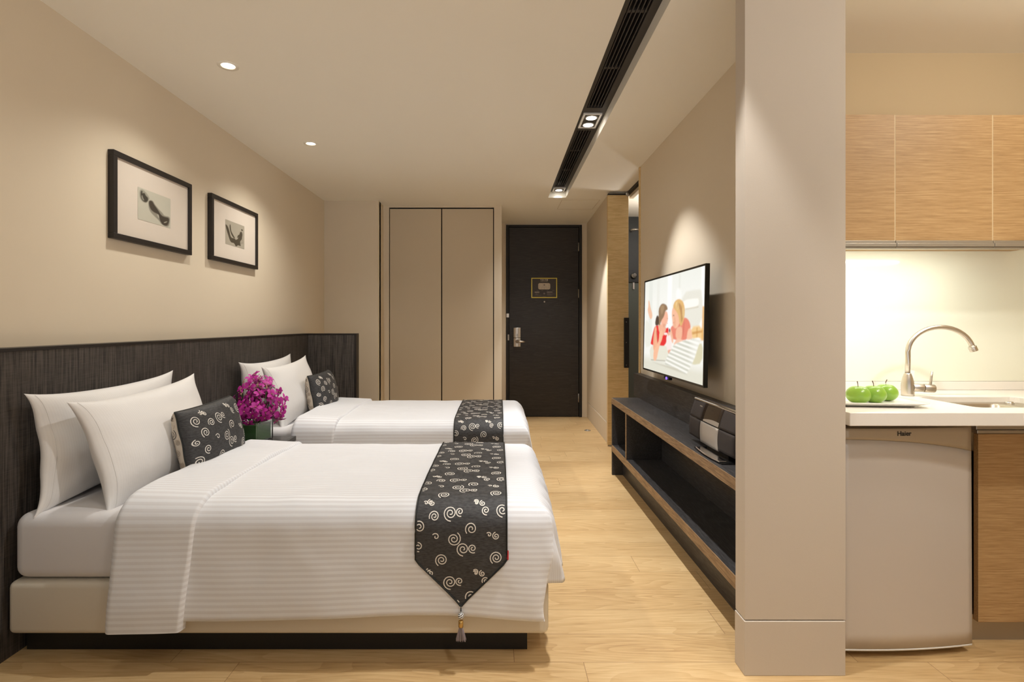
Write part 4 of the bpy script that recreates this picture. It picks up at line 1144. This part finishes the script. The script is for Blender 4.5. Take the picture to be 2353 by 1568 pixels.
# wall cabinets
ZU0, ZU1, YU = 1.536, 2.040, 2.08
def wall_cab(x0, x1, label, dz=0.0):
    t = empty('wall_cabinet', ((x0+x1)/2, 2.24, ZU0), label, 'kitchen cabinet', 'oak wall cabinets over the worktop')
    boxobj('carcass', (x0+.0005, x1-.0005, YU+.020, KB-.010, ZU0+.002, ZU1-.002), 'oak', t)
    boxobj('door', (x0+.0021, x1-.0021, YU, YU+.019, ZU0, ZU1+dz), 'oak', t, bevel=.0006)
    for xa in (x0+.0003, x1-.0021): boxobj('edge_band', (xa, xa+.0017, YU+.0004, YU+.019, ZU0, ZU1+dz), 'band', t)
    bm = bmesh.new(); box(bm, x0+.001, x1-.001, YU-.004, YU+.020, ZU0-.012, ZU0-.0008); box(bm, x0+.001, x1-.001, YU-.010, YU+.010, ZU0-.026, ZU0-.0125); box(bm, x0+.001, x1-.001, YU-.004, YU+.020, ZU0-.034, ZU0-.0265)
    obj('handle_rail', bm, 'alu', t, bevel=.0012)
wall_cab(1.2065, 1.592, 'oak wall cabinet next to the column, above the apples', .002)
wall_cab(1.592, 1.984, 'wide oak wall cabinet above the tap, in the middle')
wall_cab(1.984, 2.376, 'oak wall cabinet at the right edge of the photo')
st_ = empty('under_cabinet_light', (1.66, 2.135, 1.52), 'slim strip light under the wall cabinets', 'light')
boxobj('housing', (1.26, 2.05, 2.115, 2.155, 1.526, 1.5375), 'white', st_)
bm = bmesh.new(); tube(bm, [(1.27, 2.135, 1.524), (2.04, 2.135, 1.524)], .0055, 10); obj('tube', bm, 'tube', st_)
# worktop with sink cut-out
WZ0, WZ1, WY0 = .849, .895, 1.779
SKx0, SKx1, SKy0, SKy1 = 1.750, 2.165, 1.890, 2.173
def rrect(x0, x1, y0, y1, r, z, n=6):
    out = []
    for cx, cy, a0 in ((x1-r, y1-r, 0), (x0+r, y1-r, 90), (x0+r, y0+r, 180), (x1-r, y0+r, 270)):
        for k in range(n+1): a = math.radians(a0+90*k/n); out.append(Vector((cx+r*math.cos(a), cy+r*math.sin(a), z)))
    return out
wt = empty('worktop', (1.9, 2.1, WZ0), 'white quartz kitchen worktop with low upstand', 'worktop')
bm = bmesh.new()
out_ = [Vector(p) for p in ((1.2065, WY0, WZ1), (2.6, WY0, WZ1), (2.6, KB-.001, WZ1), (1.2065, KB-.001, WZ1))]
hole = rrect(SKx0, SKx1, SKy0, SKy1, .03, WZ1)
for z in (WZ1, WZ0):
    L_ = [[Vector((p.x, p.y, z)) for p in l] for l in (out_, hole)]; vv = [bm.verts.new(p) for l in L_ for p in l]
    for t_ in tessellate_polygon(L_): bm.faces.new([vv[i] for i in t_])
    if z == WZ1: top_ = vv
    else: bot_ = vv
for rng in (range(0, 4), range(4, len(top_))):
    rl = list(rng)
    for i in range(len(rl)): a, b = rl[i], rl[(i+1) % len(rl)]; bm.faces.new((top_[a], top_[b], bot_[b], bot_[a]))
obj('slab', bm, 'counter', wt, bevel=.0025)
boxobj('upstand', (1.2065, 2.6, KB-.020, KB-.001, WZ1+.0005, .934), 'counter', wt, bevel=.0015)
# sink
sk = empty('kitchen_sink', (1.96, 2.03, .70), 'stainless steel sink set under the worktop cut-out', 'sink')
bm = bmesh.new()
rings = [rrect(SKx0+.001, SKx1-.001, SKy0+.001, SKy1-.001, .029, .8485), rrect(SKx0+.001, SKx1-.001, SKy0+.001, SKy1-.001, .029, .872), rrect(1.785, 2.062, 1.956, 2.148, .03, .870), rrect(1.787, 2.058, 1.958, 2.145, .03, .866), rrect(1.792, 2.052, 1.962, 2.139, .035, .72), rrect(1.81, 2.03, 1.98, 2.11, .03, .705)]
rv = [[bm.verts.new(p) for p in r_] for r_ in rings[1:]]
n_ = len(rv[0])
for a in range(len(rv)-1):
    for k in range(n_): bm.faces.new((rv[a][k], rv[a][(k+1) % n_], rv[a+1][(k+1) % n_], rv[a+1][k])).smooth = a > 1
bm.faces.new(rv[-1])
obj('bowl', bm, 'sinksteel', sk)
bm = bmesh.new(); lathe(bm, [(.035, .7055), (.035, .7075), (.028, .7085)], (1.915, 2.03, 0), 24); obj('drain', bm, 'chrome', sk)
bm = bmesh.new(); lathe(bm, [(.016, .871), (.016, .876), (.010, .880)], (2.115, 2.145, 0), 20); obj('tap_hole_cover', bm, 'chrome', sk)
# tap
fx_, fy_ = 1.741, 2.205
fa = empty('kitchen_tap', (fx_, fy_, WZ1), 'brushed steel gooseneck kitchen tap beside the sink', 'tap')
bm = bmesh.new(); lathe(bm, [(.023, .0005), (.0235, .01), (.0235, .040), (.0215, .062), (.018, .078), (.0135, .092), (.012, .096)], (fx_, fy_, WZ1), 28); obj('body', bm, 'steel', fa, smooth=True)
cxs, czs, Rr = fx_+.132, 1.068, .125
path = [(fx_, fy_, WZ1+.09), (fx_+.001, fy_, 1.04)]
for k in range(25):
    a = PI-(PI-math.radians(12))*k/24
    path.append((fx_+.134+.133*math.cos(a), fy_-.012*k/24, 1.082+.105*math.sin(a)))
bm = bmesh.new(); tube(bm, path, .0098, 14); obj('spout', bm, 'steel', fa, smooth=True)
e1 = Vector(path[-1]); e0 = Vector(path[-3]); dr = (e1-e0).normalized()
bm = bmesh.new(); tube(bm, [e1-dr*.002, e1+dr*.020], .0145, 18); obj('aerator', bm, 'steel', fa, smooth=False, bevel=.0015)
bm = bmesh.new(); tube(bm, [(fx_+.012, fy_-.012, .931), (fx_+.050, fy_-.02, .930)], .0165, 20); tube(bm, [(fx_+.051, fy_-.02, .930), (fx_+.090, fy_-.027, .928)], .0175, 20); obj('valve_barrel', bm, 'steel', fa, bevel=.001)
bm = bmesh.new(); tube(bm, [(fx_+.076, fy_-.025, .945), (fx_+.080, fy_-.025, .975), (fx_+.083, fy_-.024, 1.0)], [.005, .0045, .004], 10); obj('lever', bm, 'steel', fa, smooth=True)
# fridge (stands slightly turned)
FR = Matrix.Rotation(math.radians(3.6), 3, 'Z'); fc = Vector((1.482, 1.874, 0)); fw = .243
def fP(x, y, z): return fc+FR @ Vector((x, y, z))
fg = empty('mini_fridge', (1.482, 2.05, 0), 'silver under-counter mini fridge with gently curved door', 'fridge')
def fbox(bm, x0, x1, y0, y1, z0, z1):
    v = [bm.verts.new(fP(x, y, z)) for x in (x0, x1) for y in (y0, y1) for z in (z0, z1)]
    for q in ((0, 1, 3, 2), (4, 6, 7, 5), (0, 4, 5, 1), (2, 3, 7, 6), (0, 2, 6, 4), (1, 5, 7, 3)): bm.faces.new([v[i] for i in q])
bm = bmesh.new(); fbox(bm, -fw+.008, fw-.002, .062, .46, .032, .822); obj('body', bm, 'fridgeside', fg, bevel=.004)
def fy(x): return -.013*(1-(x/fw)**2)
def bandz(x):
    u = (x+fw)/(2*fw); return .785-.048*max(0, u)**2.2
def doorpart(name, zlo, zhi, mat, nz_=14):
    bm = bmesh.new(); n = 24
    F_ = []; 
    for j in range(nz_+1):
        row = []
        for i in range(n+1):
            x = -fw+2*fw*i/n; a, b = zlo(x), zhi(x); z = a+(b-a)*j/nz_
            lean_ = .002*(z-.4)
            row.append(bm.verts.new(fP(x*(1+.012*(.8-z)), fy(x)+lean_, z)))
        F_.append(row)
    B_ = [[bm.verts.new(v.co+FR @ Vector((0, .055-fy(-fw+2*fw*i/n), 0))) for i, v in enumerate(r_)] for r_ in F_]
    for j in range(nz_):
        for i in range(n):
            bm.faces.new((F_[j][i], F_[j][i+1], F_[j+1][i+1], F_[j+1][i])).smooth = True
            bm.faces.new((B_[j][i+1], B_[j][i], B_[j+1][i], B_[j+1][i+1]))
        for i in (0, n): bm.faces.new((F_[j][i], F_[j+1][i], B_[j+1][i], B_[j][i]))
    for j in (0, nz_):
        for i in range(n): bm.faces.new((F_[j][i], F_[j][i+1], B_[j][i+1], B_[j][i]))
    return obj(name, bm, mat, fg)
dr_ = doorpart('door', lambda x: .034, lambda x: bandz(x)-.0008, 'fridge')
tb = doorpart('top_band', lambda x: bandz(x), lambda x: .824, 'fridgetop', 4)
doorpart('bottom_trim', lambda x: .027, lambda x: .0335, 'white', 1)
lx = fP(-.027, fy(-.027)-.0006, .806)
lgo = text('Haier', .024, lx, (PI/2, 0, math.radians(3.6)), 'logo', tb, 'brand_lettering', ext=.0003, bold=.0003)
for x in (-.2, .2):
    bm = bmesh.new(); lathe(bm, [(.018, 0), (.018, .02), (.012, .033)], fP(x, .09, 0), 14); obj('foot', bm, 'black', fg)
# base cabinet
bc = empty('base_cabinet', (2.1, 2.15, 0), 'oak base cabinet right of the mini fridge', 'kitchen cabinet')
bx0, bx1 = 1.763, 2.50
bm = bmesh.new(); box(bm, bx0, bx0+.018, 1.952, KB-.004, .087, .848); box(bm, bx1-.018, bx1, 1.952, KB-.004, .087, .848); box(bm, bx0+.018, bx1-.018, 1.952, KB-.004, .087, .105); box(bm, bx0+.018, bx1-.018, KB-.012, KB-.004, .105, .848)
obj('carcass', bm, 'oak', bc)
boxobj('door', (1.787, 2.30, 1.930, 1.949, .088, .790), 'oak', bc, bevel=.001)
boxobj('door', (2.303, 2.50, 1.930, 1.949, .088, .790), 'oak', bc, bevel=.001)
bm = bmesh.new(); box(bm, 1.778, 2.50, 1.928, 1.951, .806, .848); box(bm, 1.778, 2.50, 1.924, 1.951, .7925, .8055); obj('handle_rail', bm, 'alu', bc, bevel=.002)
boxobj('plinth', (1.79, 2.50, 1.968, 1.985, 0, .0865), 'alu', bc)
boxobj('leg_panel', (1.776, 1.7895, 1.962, 2.38, 0, .0865), 'kwall', bc)
# plate and apples
bm = bmesh.new()
Rp = Matrix.Rotation(math.radians(-6), 3, 'Z'); pc = Vector((1.405, 1.985, WZ1))
def ploop(hx, hy, z, r): return [pc+Rp @ Vector((p.x, p.y, z)) for p in rrect(-hx, hx, -hy, hy, r, 0)]
prof = [(.10, .06, .0005, .02), (.125, .085, .002, .03), (.160, .105, .012, .035), (.172, .112, .0165, .035), (.171, .111, .0185, .035), (.155, .100, .0145, .03), (.125, .078, .0095, .025)]
rv = [[bm.verts.new(p) for p in ploop(*q)] for q in prof]
n_ = len(rv[0])
for a in range(len(rv)-1):
    for k in range(n_): bm.faces.new((rv[a][k], rv[a][(k+1) % n_], rv[a+1][(k+1) % n_], rv[a+1][k])).smooth = True
bm.faces.new(rv[0][::-1]); bm.faces.new(rv[-1])
o = obj('plate', bm, 'plate'); tag(o, 'white rectangular porcelain plate under the green apples', 'plate')
def apple(c, R, label, tilt, seed):
    bm = bmesh.new(); rr = random.Random(seed); prof = []
    for k in range(19):
        t = PI*k/18; r = R*math.sin(t)*(1+.05*math.cos(t)); z = -R*.86*math.cos(t)
        dent = .16*R*math.exp(-(math.sin(t)/.33)**2)*(1 if t > PI/2 else .7)
        z += -dent if t > PI/2 else dent
        prof.append((max(r, .0006), z+R*.78))
    Rm = Matrix.Rotation(math.radians(tilt), 3, 'Y')
    lathe(bm, prof, c, 28)
    o = obj('apple', bm, 'apple', smooth=True); tag(o, label, 'apple', 'green apples on the white plate')
    cv = Vector(c); tz = R*1.48
    bm = bmesh.new(); tube(bm, [cv+Vector((0, 0, tz)), cv+Vector((-.001, 0, tz+.010)), cv+Vector((math.sin(math.radians(tilt))*.014, 0, tz+.021))], [.0011, .0012, .0018], 7); obj('stem', bm, 'stem', o, smooth=True)
ah = WZ1+.0100
apple((1.343, 1.935, ah), .0405, 'green apple at the left end of the plate, nearest the column', -14, 1)
apple((1.412, 1.950, ah), .0405, 'green apple in the middle of the row of three', -22, 2)
apple((1.495, 2.000, ah), .0400, 'green apple at the right end of the row, nearest the tap', 18, 3)
bm = bmesh.new(); box(bm, 1.874, 1.902, 2.3985, 2.4035, .945, 1.0); o = None
bm.free()
bm = bmesh.new(); box(bm, 1.895, 1.925, 2.3965, 2.4035, .937, .985)
o = obj('wall_socket', bm, 'white', bevel=.001); tag(o, 'small pale socket plate on the splashback behind the tap', 'socket')
